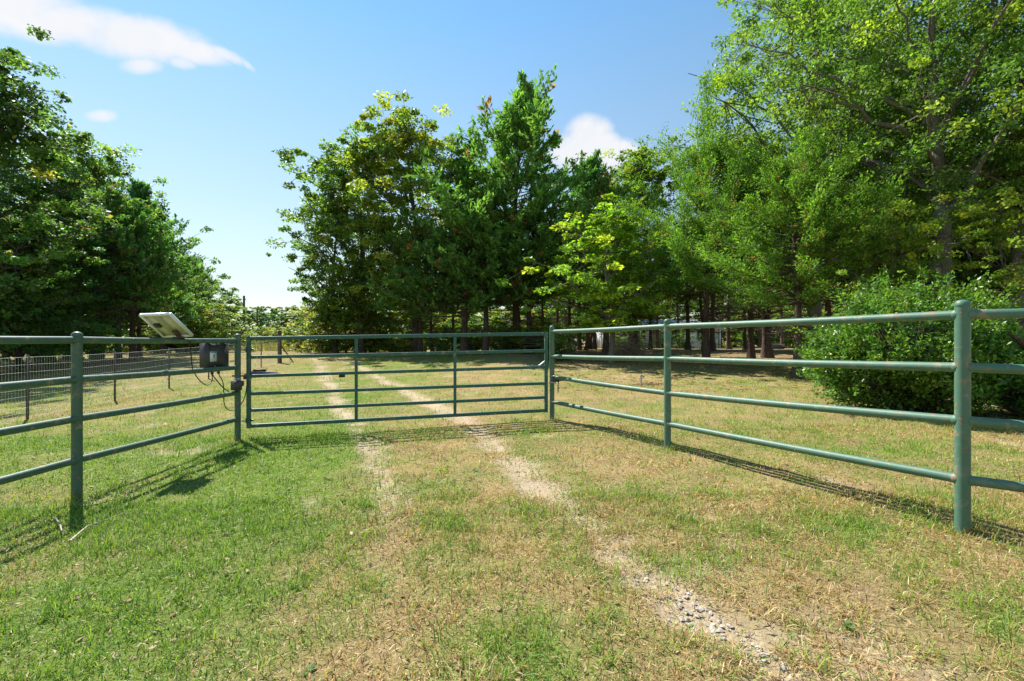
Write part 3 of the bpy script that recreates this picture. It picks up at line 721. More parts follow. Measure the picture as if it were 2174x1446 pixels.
cable('power_line', 'thin pale power line slanting down past the left trees to the pole', [near, at(-20, 235, 19.5), mid, m2, pA], .011, MAT['wire'], 'power line', 40)
cable('power_line', 'thin power line between the two far utility poles', [pA, (pA + pB) / 2 - np.array([0, 0, .35]), pB], .012, MAT['black'], 'power line', 14)

# ------------------------------------------------------------------ vegetation
def unit(v): return v / (np.linalg.norm(v, axis=-1, keepdims=True) + 1e-9)
def leaf_quads(c, ax, L, Wd, rng, flat=.6):
    """rhombic leaves: centre c, long axis ax"""
    n = len(c); ax = unit(ax)
    nr = rng.normal(0, 1, (n, 3)); nr[:, 2] = np.abs(nr[:, 2]) + flat
    sd = unit(np.cross(ax, nr)); vs_ = rng.uniform(.55, 1.5, n); L = (L * vs_)[:, None]; Wd = (Wd * vs_ * rng.uniform(.8, 1.2, n))[:, None]
    v = np.stack([c - ax * L * .5, c + sd * Wd * .5 + ax * L * .06, c + ax * L * .5, c - sd * Wd * .5 + ax * L * .06], 1)
    return v.reshape(-1, 3), np.arange(n * 4).reshape(-1, 4)
def quad_bez(a, b, c, n):
    t = np.linspace(0, 1, n)[:, None]; return a * (1 - t) ** 2 + 2 * b * t * (1 - t) + c * t * t

class Wood:
    def __init__(s): s.mb = MB()
    def limb(s, pts, r0, r1, n=6, p=1.0):
        m = len(pts); s.mb.tube(pts, r1 + (r0 - r1) * (1 - np.linspace(0, 1, m)) ** p, n, cap=False)
def flared_trunk(w, pts, r0, r1, rng, n=12):
    m = len(pts); t = np.linspace(0, 1, m); r = r1 + (r0 - r1) * (1 - t) ** .9
    h = np.linalg.norm(pts - pts[0], axis=1); r = r * (1 + .45 * np.exp(-h / .25))
    v, q = tube_arr(pts, r, n)
    # fluted, uneven section
    ang = np.tile(np.arange(n), m); rad = v - np.repeat(pts, n, 0)
    f = 1 + .10 * np.sin(ang * 2 * math.pi / n * 3 + rng.uniform(0, 6) + np.repeat(h, n) * .6) + rng.normal(0, .03, len(v)) + .12 * np.sin(ang * 2 * math.pi / n * 5 + 1) * np.repeat(np.exp(-h / .35), n)
    w.mb.add(np.repeat(pts, n, 0) + rad * f[:, None], q)

def broadleaf(seed, H, R, cb, n_limb, n_clu, n_leaf, leaf, tr, pal, yel=.1, csig=.32, prof=.85, lean=0, fork=True, hang=.2, skew=0.0, low=.0, smin=.28):
    rng = np.random.default_rng(seed); w = Wood()
    ht = H * .86; t = np.linspace(0, 1, 12)
    ph = rng.uniform(0, 6.28)
    path = np.stack([lean * t * ht + .035 * H * np.sin(t * 4 + ph) * t, .03 * H * np.sin(t * 5 + ph * 2) * t, t * ht - .02], 1)
    flared_trunk(w, path, tr, tr * .12, rng)
    base = cb * H
    def axis(z): return np.array([np.interp(z, path[:, 2], path[:, 0]), np.interp(z, path[:, 2], path[:, 1]), z])
    def env(z):
        u = np.clip((z - base) / (H - base), 0, 1)
        return R * (max(1e-3, 1 - abs(2 * (u ** .85) - 1) ** 2.2)) ** prof * (.35 + .65 * min(1, u * 4 + low))
    cc = []; cs = []
    for i in range(n_limb):
        u = (i + rng.uniform(.2, .8)) / n_limb
        tz = base + (H - base) * (u ** .9) * 1.0
        az = i * 2.399 + rng.uniform(-.4, .4)
        rr = env(tz) * rng.uniform(.72, 1.12)
        if u > .93: rr = env(tz) * rng.uniform(.1, .6)
        h0 = np.clip(tz - rr * rng.uniform(.35, .75) - .3, base * .7 + .2, ht * .97)
        a = axis(h0); tip = axis(min(tz, ht)) + np.array([math.cos(az) * rr + skew * rr, math.sin(az) * rr, tz - min(tz, ht)])
        tip[2] += rng.normal(0, .014 * H)
        midp = (a + tip) / 2 + np.array([0, 0, .12 * rr * rng.uniform(.3, 1.4)]) + rng.normal(0, .06 * rr, 3)
        pts = quad_bez(a, midp, tip, 9) + np.concatenate([np.zeros((1, 3)), rng.normal(0, .018 * R, (8, 3))])
        r0 = np.interp(h0, [0, ht], [tr, tr * .14]) * rng.uniform(.35, .55)
        w.limb(pts, r0, .012, 6)
        for k in range(n_clu):
            s = rng.uniform(smin, 1.02) ** .8
            p = pts[min(8, int(s * 8))]
            off = np.clip(rng.normal(0, 1, 3), -1.5, 1.5) * np.array([1, 1, .75]) * csig * R * .85 * (.5 + .7 * s)
            c = p + off; c[2] = min(c[2], H * (.97 + .02 * rng.random()))
            if k % 2 == 0: w.limb(np.array([p, (p + c) / 2 + rng.normal(0, .05, 3), c]), .016 + r0 * .1, .004, 3)
            cc.append(c); cs.append(s)
    cc = np.array(cc); n = len(cc)
    # drop some clusters by noise for sky gaps
    csz = csig * R * .31 * rng.uniform(.55, 1.5, n)
    lo = np.repeat(cc, n_leaf, 0); sg = np.repeat(csz, n_leaf)[:, None]
    d = rng.normal(0, 1, (n * n_leaf, 3)); d = unit(d) * (rng.random((len(d), 1)) ** .45)
    pos = lo + d * sg * np.array([1.35, 1.35, .62])
    ax = unit(rng.normal(0, 1, (len(pos), 3)) * np.array([1, 1, .6]) + d * .8 - np.array([0, 0, hang]))
    v, q = leaf_quads(pos, ax, leaf, leaf * .62, rng, 1.3)
    clc = np.where((rng.random(n) < yel)[:, None], np.array(pal[2]), np.where(rng.random(n)[:, None] < .5, np.array(pal[0]), np.array(pal[1])))
    clc = clc * rng.uniform(.55, 1.35, (n, 1))
    c = np.repeat(clc, n_leaf, 0) * rng.uniform(.7, 1.35, (len(pos), 1))
    ylf = rng.random(len(pos)) < yel * .35
    c[ylf] = np.array(pal[2]) * rng.uniform(.8, 1.3, (ylf.sum(), 1))
    return w, v, q, np.repeat(c, 4, 0)

def cedar(seed, H, R, cb, n_br, n_sh, n_lf, leaf, tr, pal, brown=.03, dead=10, top=.62, irregular=.25, up=1.0, tier=.8):
    rng = np.random.default_rng(seed); w = Wood()
    t = np.linspace(0, 1, 12); ph = rng.uniform(0, 6.28)
    path = np.stack([.02 * H * np.sin(t * 3.5 + ph) * t, .02 * H * np.sin(t * 4.2 + ph * 2) * t, t * H * .97 - .02], 1)
    flared_trunk(w, path, tr, .015, rng)
    def axis(z): return np.array([np.interp(z, path[:, 2], path[:, 0]), np.interp(z, path[:, 2], path[:, 1]), z])
    P = []; D = []; Cc = []
    lob = rng.uniform(0, 6.28, 4)
    for i in range(n_br):
        u = ((i + rng.uniform(0, 1)) / n_br) ** 1.08
        h0 = cb * H + (1 - cb) * H * u * .97
        az = i * 2.399 + rng.uniform(-.5, .5)
        pr = (1 - u) ** top * min(1, .62 + u * 2.6)
        ln = max(.25, R * pr * (1 + irregular * rng.normal()) * (1 + .18 * math.sin(2 * az + lob[0]) + .12 * math.sin(3 * az + lob[1] + u * 5)))
        el = np.interp(u, [0, .3, .75, 1], [.05, .28, .75, 1.25]) * up + rng.normal(0, .12)
        a = axis(h0); dr = np.array([math.cos(az) * math.cos(el), math.sin(az) * math.cos(el), math.sin(el)])
        tip = a + dr * ln + np.array([0, 0, .16 * ln]); midp = a + dr * ln * .55 - np.array([0, 0, .10 * ln])
        pts = quad_bez(a, midp, tip, 7); w.limb(pts, max(.012, tr * .28 * (1 - u) + .006), .005, 5)
        ns = max(4, int(n_sh * (.35 + .65 * ln / R)))
        s = rng.uniform(.18, 1.0, ns) ** .75
        bp = np.stack([np.interp(s * 6, np.arange(7), pts[:, k]) for k in range(3)], 1)
        bd = unit(pts[-1] - pts[2])
        sd = unit(bd * .75 + rng.normal(0, .66, (ns, 3)) * np.array([1, 1, tier]) + np.array([0, 0, .42 * tier]))
        sl = (.22 + .30 * rng.random(ns)) * (.55 + .45 * ln / R) * (R / 3.0) ** .5 * 1.35
        col = np.where(rng.random((ns, 1)) < .5, np.array(pal[0]), np.array(pal[1])) * rng.uniform(.72, 1.3, (ns, 1))
        inner = s < .42
        col = np.where((rng.random(ns) < brown)[:, None], np.array([.17, .095, .04]), col)
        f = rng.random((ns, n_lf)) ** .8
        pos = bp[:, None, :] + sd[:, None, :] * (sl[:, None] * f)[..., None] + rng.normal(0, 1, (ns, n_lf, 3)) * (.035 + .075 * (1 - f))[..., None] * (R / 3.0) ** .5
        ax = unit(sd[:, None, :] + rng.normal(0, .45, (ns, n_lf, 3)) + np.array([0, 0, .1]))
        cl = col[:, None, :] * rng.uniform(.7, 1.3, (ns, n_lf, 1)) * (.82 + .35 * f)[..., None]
        P.append(pos.reshape(-1, 3)); D.append(ax.reshape(-1, 3)); Cc.append(cl.reshape(-1, 3))
    # bare lower branches
    for i in range(dead):
        h0 = rng.uniform(.35, 1.0) * cb * H; az = rng.uniform(0, 6.28); ln = R * rng.uniform(.25, .7); a = axis(h0)
        tip = a + np.array([math.cos(az) * ln, math.sin(az) * ln, ln * rng.uniform(-.15, .35)])
        pts = quad_bez(a, (a + tip) / 2 + rng.normal(0, .08 * ln, 3), tip, 6); w.limb(pts, tr * .16, .004, 4)
        for k in range(4):
            q0 = pts[rng.integers(2, 6)]; w.limb(np.array([q0, q0 + rng.normal(0, .22, 3) * ln * .7]), .008, .002, 3)
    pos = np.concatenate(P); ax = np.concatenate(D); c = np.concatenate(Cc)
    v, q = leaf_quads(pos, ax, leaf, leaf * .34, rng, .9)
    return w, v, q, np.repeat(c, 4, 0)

G1, G2, Y1 = (.080, .142, .034), (.115, .182, .042), (.30, .27, .045)
DK1, DK2 = (.062, .118, .040), (.082, .145, .046)
VAR = {}
def variant(key, gen, trunk_mat, leaf_mat, H):
    w, v, q, c = gen
    tm = w.mb.mesh('trunk', MAT[trunk_mat], True)
    cm = raw_mesh('crown', v, [q], MAT[leaf_mat], c)
    VAR[key] = (tm, cm, H)
variant('oak_a', broadleaf(1, 12, 4.0, .20, 28, 19, 80, .165, .24, (DK1, G1, Y1), .03, .27), 'bark', 'leaf', 12)
variant('oak_b', broadleaf(2, 12, 4.0, .16, 28, 19, 80, .165, .24, (G1, G2, (.2, .23, .04)), .05, .27, skew=.1), 'bark', 'leaf', 12)
variant('oak_low', broadleaf(31, 12, 3.8, .10, 28, 18, 80, .165, .22, (DK1, G1, (.13, .17, .04)), .12, .30, low=.6), 'bark', 'leaf', 12)
variant('elm_yellow', broadleaf(3, 12, 3.6, .18, 28, 18, 80, .155, .20, (G2, (.15, .20, .035), (.23, .25, .04)), .22, .27), 'bark', 'leaf', 12)
variant('elm_big', broadleaf(4, 14, 5.2, .38, 34, 21, 84, .11, .27, (G1, G2, (.17, .22, .035)), .11, .24, hang=.35, smin=.42), 'palebark', 'leaf', 14)
variant('elm_big_b', broadleaf(14, 14, 5.4, .40, 28, 20, 84, .11, .30, (G1, G2, (.17, .22, .035)), .13, .21, smin=.66, hang=.35, skew=-.12), 'palebark', 'leaf', 14)
variant('redbud', broadleaf(5, 6.5, 2.6, .28, 20, 13, 62, .135, .10, ((.125, .215, .028), (.165, .255, .03), (.22, .27, .03)), .08, .25, hang=.5), 'palebark', 'leaf', 6.5)
variant('cedar_tall', cedar(6, 14, 3.9, .20, 150, 22, 15, .24, .20, ((.058, .128, .038), (.088, .172, .046)), .02, 14), 'cedarbark', 'needle', 14)
variant('cedar_mid', cedar(7, 10, 3.0, .34, 80, 18, 13, .25, .17, ((.060, .122, .036), (.092, .165, .044)), .04, 18, .5), 'cedarbark', 'needle', 10)
variant('cedar_near', cedar(8, 9.2, 4.0, .36, 104, 56, 22, .105, .17, ((.060, .128, .022), (.108, .188, .030)), .03, 26, .45, .3, .8, .5), 'cedarbark', 'needle', 9.2)
variant('cedar_bare', cedar(9, 9, 2.6, .42, 50, 14, 12, .22, .15, ((.065, .125, .034), (.11, .165, .04)), .06, 46, .45), 'cedarbark', 'needle', 9)
variant('far_tree', broadleaf(10, 10, 4.2, .10, 18, 11, 70, .28, .22, (DK2, G1, (.13, .16, .04)), .12, .34, low=.7), 'bark', 'leaf', 10)
variant('far_tree_b', broadleaf(11, 10, 3.4, .10, 18, 11, 70, .28, .20, (G1, G2, (.16, .17, .04)), .15, .34, low=.7), 'bark', 'leaf', 10)
variant('shrub', broadleaf(12, 3, 1.8, .03, 18, 12, 44, .105, .04, (G1, G2, (.20, .20, .04)), .2, .34, low=1), 'bark', 'leaf', 3)
variant('shrub_b', broadleaf(13, 3, 1.5, .03, 18, 12, 44, .105, .035, ((.13, .17, .035), (.17, .19, .04), (.28, .24, .05)), .35, .34, low=1), 'bark', 'leaf', 3)
variant('sapling', broadleaf(15, 6, 2.4, .34, 18, 10, 48, .105, .06, ((.15, .21, .028), (.12, .19, .028), (.23, .26, .035)), .2, .25, hang=.3), 'bark', 'leaf', 6)

TREES = 0
ORD = ['leftmost', 'second', 'third', 'fourth', 'fifth', 'sixth', 'seventh', 'eighth', 'ninth', 'tenth', 'eleventh', 'twelfth', 'thirteenth', 'fourteenth', 'fifteenth',
       'sixteenth', 'seventeenth', 'eighteenth', 'nineteenth', 'twentieth', 'twenty-first', 'twenty-second', 'twenty-third', 'twenty-fourth', 'twenty-fifth', 'twenty-sixth']
def tree(var, px, Y, toppy, label, r=1.0, tint=(1, 1, 1), rot=None, group=None, name='tree', cat='tree', h=None, lean=(0, 0)):
    """stands at photo column px, distance Y; top reaches row toppy; r widens the crown against its proportion"""
    global TREES
    tm, cm, H = VAR[var]; x = gx(px, Y); z = Tf(x, Y)
    hh = h if h else CH + (HY - toppy) * Y / F - z
    s = hh / H; rng = random.Random(TREES * 7 + 3); TREES += 1
    t = thing(name, label, cat, (x, Y, z - .03), group)
    t.rotation_euler = (lean[0], lean[1], rot if rot is not None else rng.uniform(0, 6.28)); t.scale = (s * r, s * r, s)
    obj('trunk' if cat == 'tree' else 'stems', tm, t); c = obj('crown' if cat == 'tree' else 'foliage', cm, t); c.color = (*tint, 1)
    return t

# left woods
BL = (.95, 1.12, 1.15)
tree('oak_a', -45, 17, 85, 'tallest broadleaf tree at the left edge, its top just below the long cloud', .85, rot=.4)
tree('oak_low', -170, 15.5, 210, 'leafy tree cut by the left edge behind the wire fence', 1.0, BL)
tree('oak_low', 85, 22, 330, 'dark leafy tree right behind the tallest left tree', .8, BL, rot=2.2)
tree('oak_b', 205, 26, 305, 'rounded broadleaf tree whose dome tops the right half of the left woods', .92, (1.1, 1.15, 1.1), rot=1.0)
tree('cedar_tall', 296, 27, 395, 'dark cedar at the right edge of the left woods beside the sky gap', .85, (.85, 1, 1.1), rot=.3)
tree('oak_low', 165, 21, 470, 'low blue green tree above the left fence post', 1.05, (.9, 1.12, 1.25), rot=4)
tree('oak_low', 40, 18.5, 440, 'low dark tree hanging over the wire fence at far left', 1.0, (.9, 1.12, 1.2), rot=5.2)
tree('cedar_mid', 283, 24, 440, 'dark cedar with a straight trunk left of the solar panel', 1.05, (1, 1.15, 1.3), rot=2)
tree('cedar_mid', 345, 34, 490, 'cedar behind the solar panel at the end of the left woods', 1.0, (1, 1, 1), rot=2.5)
tree('far_tree', 415, 42, 545, 'open topped tree right of the solar panel, below the sky gap', .62, (.9, 1, .9), rot=1.6)
tree('oak_b', 438, 46, 600, 'smaller tree left of the utility poles', .9, (1.15, 1.1, .9))
tree('far_tree_b', 490, 60, 632, 'small yellow green tree just left of the taller utility pole', .9, (1.2, 1.1, .8))
tree('oak_b', 385, 36, 600, 'bright green leafy tree low behind the solar panel', 1.1, (1.3, 1.2, .9))
for k, px in enumerate((-60, 12, 66, 108, 142, 215, 250)):
    tree('cedar_bare', px, 23 + 2.2 * (k % 3), 0, 'slim dark trunk in the left woods', 1.0, (.85, 1, 1.05), group='slim cedars in the left woods', h=8.6 - .4 * (k % 3))
for k, px in enumerate((-110, -30, 55, 130, 190, 265, 330, 395, 440)):
    tree('shrub_b' if k % 2 else 'shrub', px, 36 + 2 * (k % 3), 0, 'sunlit shrub behind the left wood\'s trunks', 1.3, (1.1, 1.1, .9), group='undergrowth of the left woods', name='shrub', cat='shrub', h=4.4)

# centre group
tree('oak_b', 765, 33, 300, 'tall broadleaf tree at the left end of the central group', .98, (1.1, 1.1, 1.05), rot=2.4)
tree('oak_a', 712, 34, 375, 'leafy tree leaning out to the sky at the far left of the central group', .66, (1.1, 1.1, 1.05), rot=.9)
tree('elm_yellow', 880, 31, 238, 'yellowing tree between the leftmost tree and the tall cedar of the central group', .95, (1, 1, 1), rot=.2)
tree('cedar_tall', 1098, 29, 190, 'tallest pointed cedar in the middle of the photo', 1.2, (1.2, 1.15, 1.1), rot=1.1)
tree('cedar_tall', 985, 27.5, 335, 'feathery cedar left of and in front of the tallest cedar', 1.3, (1.1, 1.05, .95), rot=3.0)
tree('cedar_mid', 1030, 26.5, 430, 'cedar with drooping branches in front of the tallest cedar, over the gate', 1.25, (1.1, 1.1, 1.1), rot=4.4)
tree('cedar_mid', 1125, 28, 440, 'dark cedar at the right of the tallest cedar\'s foot', 1.25, (1.05, 1.1, 1.15), rot=.7)
tree('cedar_tall', 1250, 38, 335, 'dark pointed cedar below the small white cloud', 1.1, (.85, .95, 1), rot=2)
tree('elm_yellow', 1350, 35, 308, 'yellow green tree right of the small white cloud', .95, (.9, 1, .9), rot=3.3)
tree('redbud', 1297, 20, 445, 'small bright yellow green tree with forked grey trunk right of the gate', 1.22, (1.05, 1.05, 1), rot=1.9)
tree('cedar_bare', 892, 29.5, 0, 'thick dark trunk standing behind the gate\'s middle bars', 1.1, h=8, rot=1)
tree('cedar_bare', 918, 30, 0, 'leaning dark trunk beside the thick trunk behind the gate', .9, h=7.5, lean=(0, .10))
tree('cedar_bare', 962, 31, 0, 'slim dark trunk right of the leaning trunk behind the gate', .8, h=8)
tree('cedar_bare', 1152, 30, 0, 'slim dark trunk behind the gate just left of its latch post', .8, h=8)
for k, (px, Y, h) in enumerate(((690, 36, 3.6), (735, 35, 4.2), (785, 34, 3.6), (832, 33.5, 3.0), (655, 42, 3.8))):
    tree('shrub' if k % 2 else 'shrub_b', px, Y, 0, 'leafy shrub under the central group\'s left end', 1.25, (.95, 1, 1), group='shrubs under the left of the central group', name='shrub', cat='shrub', h=h)
for k, (px, Y, h) in enumerate(((868, 31, 1.5), (945, 29.5, 1.7), (985, 29, 1.5), (1010, 28.6, 1.8), (1062, 28.8, 1.7), (1088, 28.2, 1.6), (1128, 26.5, 1.6), (1150, 27, 1.9))):
    tree('shrub' if k % 3 else 'shrub_b', px, Y, 0, 'low leafy shrub among the trunks behind the gate', 1.3, (.9, 1, .95), group='low shrubs behind the gate', name='shrub', cat='shrub', h=h)
tree('shrub', 1187, 21, 0, 'dark green bush behind the right gate post', 1.0, (.8, 1, .9), name='shrub', cat='shrub', h=1.7)
# roadside scrub far behind the gate
for k, (px, Y, h) in enumerate(((505, 58, 2.5), (534, 57, 2.2), (562, 56, 2.9), (590, 55, 2.5), (618, 52, 2.7), (640, 53, 2.9), (666, 49, 3.0), (700, 47, 3.2), (730, 46, 3.0))):
    tree('shrub_b', px, Y, 0, 'yellow green scrub bush at the far edge of the field', 1.25, (.95, 1.1, .85), group='scrub at the far field edge', name='shrub', cat='shrub', h=h)
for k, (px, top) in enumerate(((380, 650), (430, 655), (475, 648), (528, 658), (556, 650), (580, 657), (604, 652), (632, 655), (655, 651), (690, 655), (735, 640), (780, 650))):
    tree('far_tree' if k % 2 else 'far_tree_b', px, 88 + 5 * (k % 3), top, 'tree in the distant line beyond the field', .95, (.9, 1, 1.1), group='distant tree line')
for k in range(26):
    px = 830 + k * 58 + (k % 3) * 12
    tree('far_tree' if k % 2 else 'far_tree_b', px, 58 + 6 * (k % 4), 0, 'green tree closing the view behind the grove', 1.1, (.95 + .25 * (k % 2), 1.05, .9), group='trees behind the grove', h=9.5 + (k % 3))
for k in range(12):
    px = -260 + k * 62
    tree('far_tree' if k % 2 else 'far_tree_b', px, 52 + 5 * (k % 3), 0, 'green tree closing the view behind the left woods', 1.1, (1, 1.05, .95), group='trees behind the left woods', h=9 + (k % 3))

for k, px in enumerate((850, 905, 950, 1000, 1050, 1100, 1150, 1205, 1560, 1600, 1640, 1690, 1740)):
    tree('shrub' if k % 2 else 'shrub_b', px, 53 + 2 * (k % 3), 0, 'bright shrub far behind the trunks', 1.35, (1.1, 1.25, .9), group='shrubs far behind the trunks', name='shrub', cat='shrub', h=4.6)
# grove behind the right fence: trunk column, distance, height, lean
GR = [(1183, 36, 9, 0), (1208, 33, 9, 0), (1230, 32, 9, 0), (1263, 37, 9, 0), (1286, 25, 9.5, 0), (1337, 42, 9, 0), (1381, 36, 9, 0), (1396, 46, 9, 0),
      (1460, 35, 9, 0), (1494, 33, 9, .05), (1513, 29.5, 9.5, 0), (1547, 37, 9, 0), (1582, 34, 9, -.03), (1660, 44, 9, 0), (1440, 50, 9, 0), (1530, 52, 9, 0), (1612, 50, 9, 0), (1310, 50, 9, 0)]
for k, (px, Y, h, le) in enumerate(GR):
    tree('cedar_bare', px, Y, 0, 'dark cedar trunk in the shaded grove behind the right fence', .95 + .12 * (k % 3), (1.0, 1.0, .9), group='cedars of the shaded grove', h=h, lean=(0, le))
tree('cedar_bare', 1243, 31, 0, 'strongly leaning dark trunk in the grove left of the yellow green tree', .95, h=8, lean=(0, .38), rot=0)
tree('cedar_bare', 1628, 22.5, 0, 'thick fluted cedar trunk in the grove left of the nearest cedar', 1.45, (1.1, 1.05, .9), h=9)
for k, px in enumerate((1305, 1345, 1412, 1452, 1505)):
    tree('shrub', px, 46.5, 0, 'low green shrub in front of the white house', 1.1, (1, 1.1, .95), group='shrubs in front of the house', name='shrub', cat='shrub', h=1.7 + .3 * (k % 2))
# right side, near
tree('cedar_near', 1692, 14, 365, 'nearest cedar with peeling reddish trunk beside the big bush', 1.1, (1.0, 1, 1), rot=.9)
tree('cedar_near', 1500, 19, 335, 'broad cedar rising left of the nearest cedar, its top against the blue sky', .92, (.95, 1, 1), rot=2.9)
tree('cedar_near', 1595, 22, 330, 'dense cedar filling the gap behind the nearest cedar', .8, (1, 1.02, 1), rot=4.2)
tree('elm_big', 1730, 19.5, -60, 'tall slim pale trunked tree whose crown overhangs the blue sky at the upper right', .95, (1.05, 1.05, 1), rot=2.6)
tree('elm_big_b', 1995, 12.6, -260, 'big rough barked tree with the thickest trunk behind the bush', .78, (.95, 1, 1), rot=.5)
tree('elm_big', 2150, 12.8, -200, 'rough barked tree near the right edge behind the bush', .8, (.9, 1, 1), rot=5.1)
tree('elm_big_b', 2300, 11.5, -100, 'leafy tree cut by the right edge', .75, (.9, 1, 1), rot=3.6)
tree('sapling', 1890, 11.8, 420, 'young yellow green tree in front of the big rough trunk', .75, (1, 1, 1), rot=.4)
tree('sapling', 2140, 10.6, 400, 'young yellow leaved tree leaning over the bush at the right edge', .85, (1.05, 1, 1), rot=2.2)
tree('elm_big_b', 1836, 17, 170, 'dark trunked tree above the left side of the bush', .62, (1, 1, .9), rot=1.1)
tree('elm_big', 1914, 16.5, 130, 'dark trunked tree above the middle of the bush', .6, (1, 1, .9), rot=3.1)
tree('elm_big', 1850, 23, 60, 'leafy tree filling the gap behind the slim pale trunk', .75, (1, 1, .95), rot=1.4)
for k, (px, Y) in enumerate(((1760, 24), (1800, 28), (1870, 23), (1930, 27), (1985, 22), (2050, 25), (2110, 21), (2190, 23), (2270, 19), (1720, 31))):
    tree('cedar_bare' if k % 2 else 'cedar_mid', px, Y, 0, 'dark cedar deep in the woods behind the big bush', 1.15, (.9, .95, .95), group='cedars deep behind the bush', h=9.5)

# the big evergreen bush
def build_bush(name, label, cx, cy, rx, ry, hz, n_c, n_l, leaf, tint, seed, skirt=.12):
    rng = np.random.default_rng(seed); z0 = Tf(cx, cy)
    t = thing(name, label, 'bush', (cx, cy, z0))
    w = Wood(); C = []
    for k in range(n_c):
        d = unit(rng.normal(0, 1, 3)); d[2] = abs(d[2]) * 1.1 - .32 if rng.random() < .6 else -abs(d[2]) * .8
        d = unit(d); az = math.atan2(d[1], d[0])
        lump = 1 + .13 * math.sin(3 * az + 1 + d[2] * 3) + .09 * math.sin(5 * az + d[2] * 5) + .09 * rng.normal()
        rr = (.74 + .28 * rng.random() ** .5) * lump * (1.13 if k % 17 == 0 else 1)
        c = np.array([d[0] * rx * rr, d[1] * ry * rr, hz * .5 + d[2] * hz * .52 * rr]); c[2] = max(c[2], skirt * rng.uniform(.6, 2.2))
        C.append(c)
        if k % 4 == 0: w.limb(quad_bez(np.array([rng.normal(0, .1), rng.normal(0, .1), 0.]), np.array([c[0] * .4, c[1] * .4, c[2] * .75]), c, 6), .022, .004, 4)
    C = np.array(C); n = len(C); out = unit(C - np.array([0, 0, hz * .4]))
    f = rng.random((n, n_l)); sl = rng.uniform(.16, .34, n)
    sd = unit(out + rng.normal(0, .5, (n, 3)) + np.array([0, 0, .45]))
    pos = C[:, None] + sd[:, None] * (sl[:, None] * (f - .35))[..., None] + rng.normal(0, .045, (n, n_l, 3))
    ax = unit(sd[:, None] * .8 + rng.normal(0, .7, (n, n_l, 3)))
    v, q = leaf_quads(pos.reshape(-1, 3), ax.reshape(-1, 3), leaf, leaf * .5, rng, .8)
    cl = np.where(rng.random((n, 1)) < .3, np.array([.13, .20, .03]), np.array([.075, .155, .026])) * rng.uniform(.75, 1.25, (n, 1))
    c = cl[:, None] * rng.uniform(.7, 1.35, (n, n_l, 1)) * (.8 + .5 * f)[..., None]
    # inner twiggy mass
    for k in range(60):
        a = rng.normal(0, .1, 3); a[2] = 0; d = unit(rng.normal(0, 1, 3)); d[2] = abs(d[2]); b = d * np.array([rx, ry, hz]) * .8
        w.limb(np.array([a, (a + b) / 2 + rng.normal(0, .1, 3), b]), .016, .004, 3)
    obj('stems', w.mb.mesh('stems', MAT['bark'], True), t)
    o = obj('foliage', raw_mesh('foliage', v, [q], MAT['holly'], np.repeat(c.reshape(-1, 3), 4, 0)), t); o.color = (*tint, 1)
build_bush('evergreen_bush', 'large rounded glossy green bush behind the right pipe fence', 7.02, 7.95, 1.38, 1.1, 2.1, 2100, 26, .06, (.95, 1, .95), 21)
build_bush('evergreen_bush', 'low dark green bush at the right edge beside the large rounded bush', 8.55, 7.35, 1.0, .7, 1.35, 420, 22, .066, (.75, .95, 1.0), 22)

# broken limb sticking out of the bush at the right edge
mb = MB(); a = at(2140, 707, 7.0); b = at(2215, 760, 6.9); mb.tube(np.array([a, a * .6 + b * .4 + np.array([0, 0, .01]), b]) - b, [.01, .05, .085], 8)
tag(obj('broken_limb', mb.mesh('broken_limb', MAT['cedarbark'], True), None, tuple(b)), 'broken reddish brown limb poking in at the right edge', 'branch')

# ------------------------------------------------------------------ white house behind the grove
def build_house():
    Y = 50.0; x0, x1 = gx(1275, Y), gx(1525, Y); z = .55; hw = 2.35; dp = 7
    t = thing('house', 'low white house half hidden behind the grove\'s trunks', 'house', (x0, Y, z))
    mb = MB(); mb.box((x0, Y, z - .3), (x1, Y + dp, z + hw)); part('wall', mb, MAT['house'], t)
    mb = MB(); zr = z + hw
    v = np.array([[x0 - .4, Y - .5, zr - .05], [x1 + .4, Y - .5, zr - .05], [x1 + .4, Y + dp / 2, zr + 1.1], [x0 - .4, Y + dp / 2, zr + 1.1], [x0 - .4, Y + dp + .5, zr - .05], [x1 + .4, Y + dp + .5, zr - .05]])
    v2 = v - np.array([0, 0, .12]); mb.add(np.concatenate([v, v2]), [[0, 1, 2, 3], [3, 2, 5, 4], [6, 9, 8, 7], [9, 10, 11, 8], [0, 6, 7, 1], [4, 5, 11, 10]], poly=[[0, 3, 4, 10, 9, 6], [1, 7, 8, 11, 5, 2]])
    part('roof', mb, MAT['roof'], t)
    for fx, w_, zz, hh in ((.08, 1.1, 1.0, 1.2), (.34, 1.1, 1.0, 1.2), (.60, 1.3, .9, 1.3), (.86, 1.1, 1.0, 1.2)):
        cx = x0 + (x1 - x0) * fx
        mb = MB(); mb.box((cx - w_ / 2, Y - .03, z + zz), (cx + w_ / 2, Y - .003, z + zz + hh)); wn = part('window', mb, MAT['alu'], t)
        for s in (-1, 1):
            q = MB(); q.box((cx + s * w_ / 4 - w_ / 4 + .06, Y - .045, z + zz + .07), (cx + s * w_ / 4 + w_ / 4 - .06, Y - .032, z + zz + hh - .07)); part('pane', q, MAT['glass'], wn)
    cx = x0 + (x1 - x0) * .475; mb = MB(); mb.box((cx - .5, Y - .04, z), (cx + .5, Y - .003, z + 2.1)); part('door', mb, MAT['door'], t)
    for fx in (.0, .16, .42, .54, .70, 1.0):
        cx = x0 + (x1 - x0) * fx; mb = MB(); mb.box((cx - .07, Y - .46, z - .2), (cx + .07, Y - .32, z + hw - .12)); part('porch_post', mb, MAT['house'], t)
build_house()

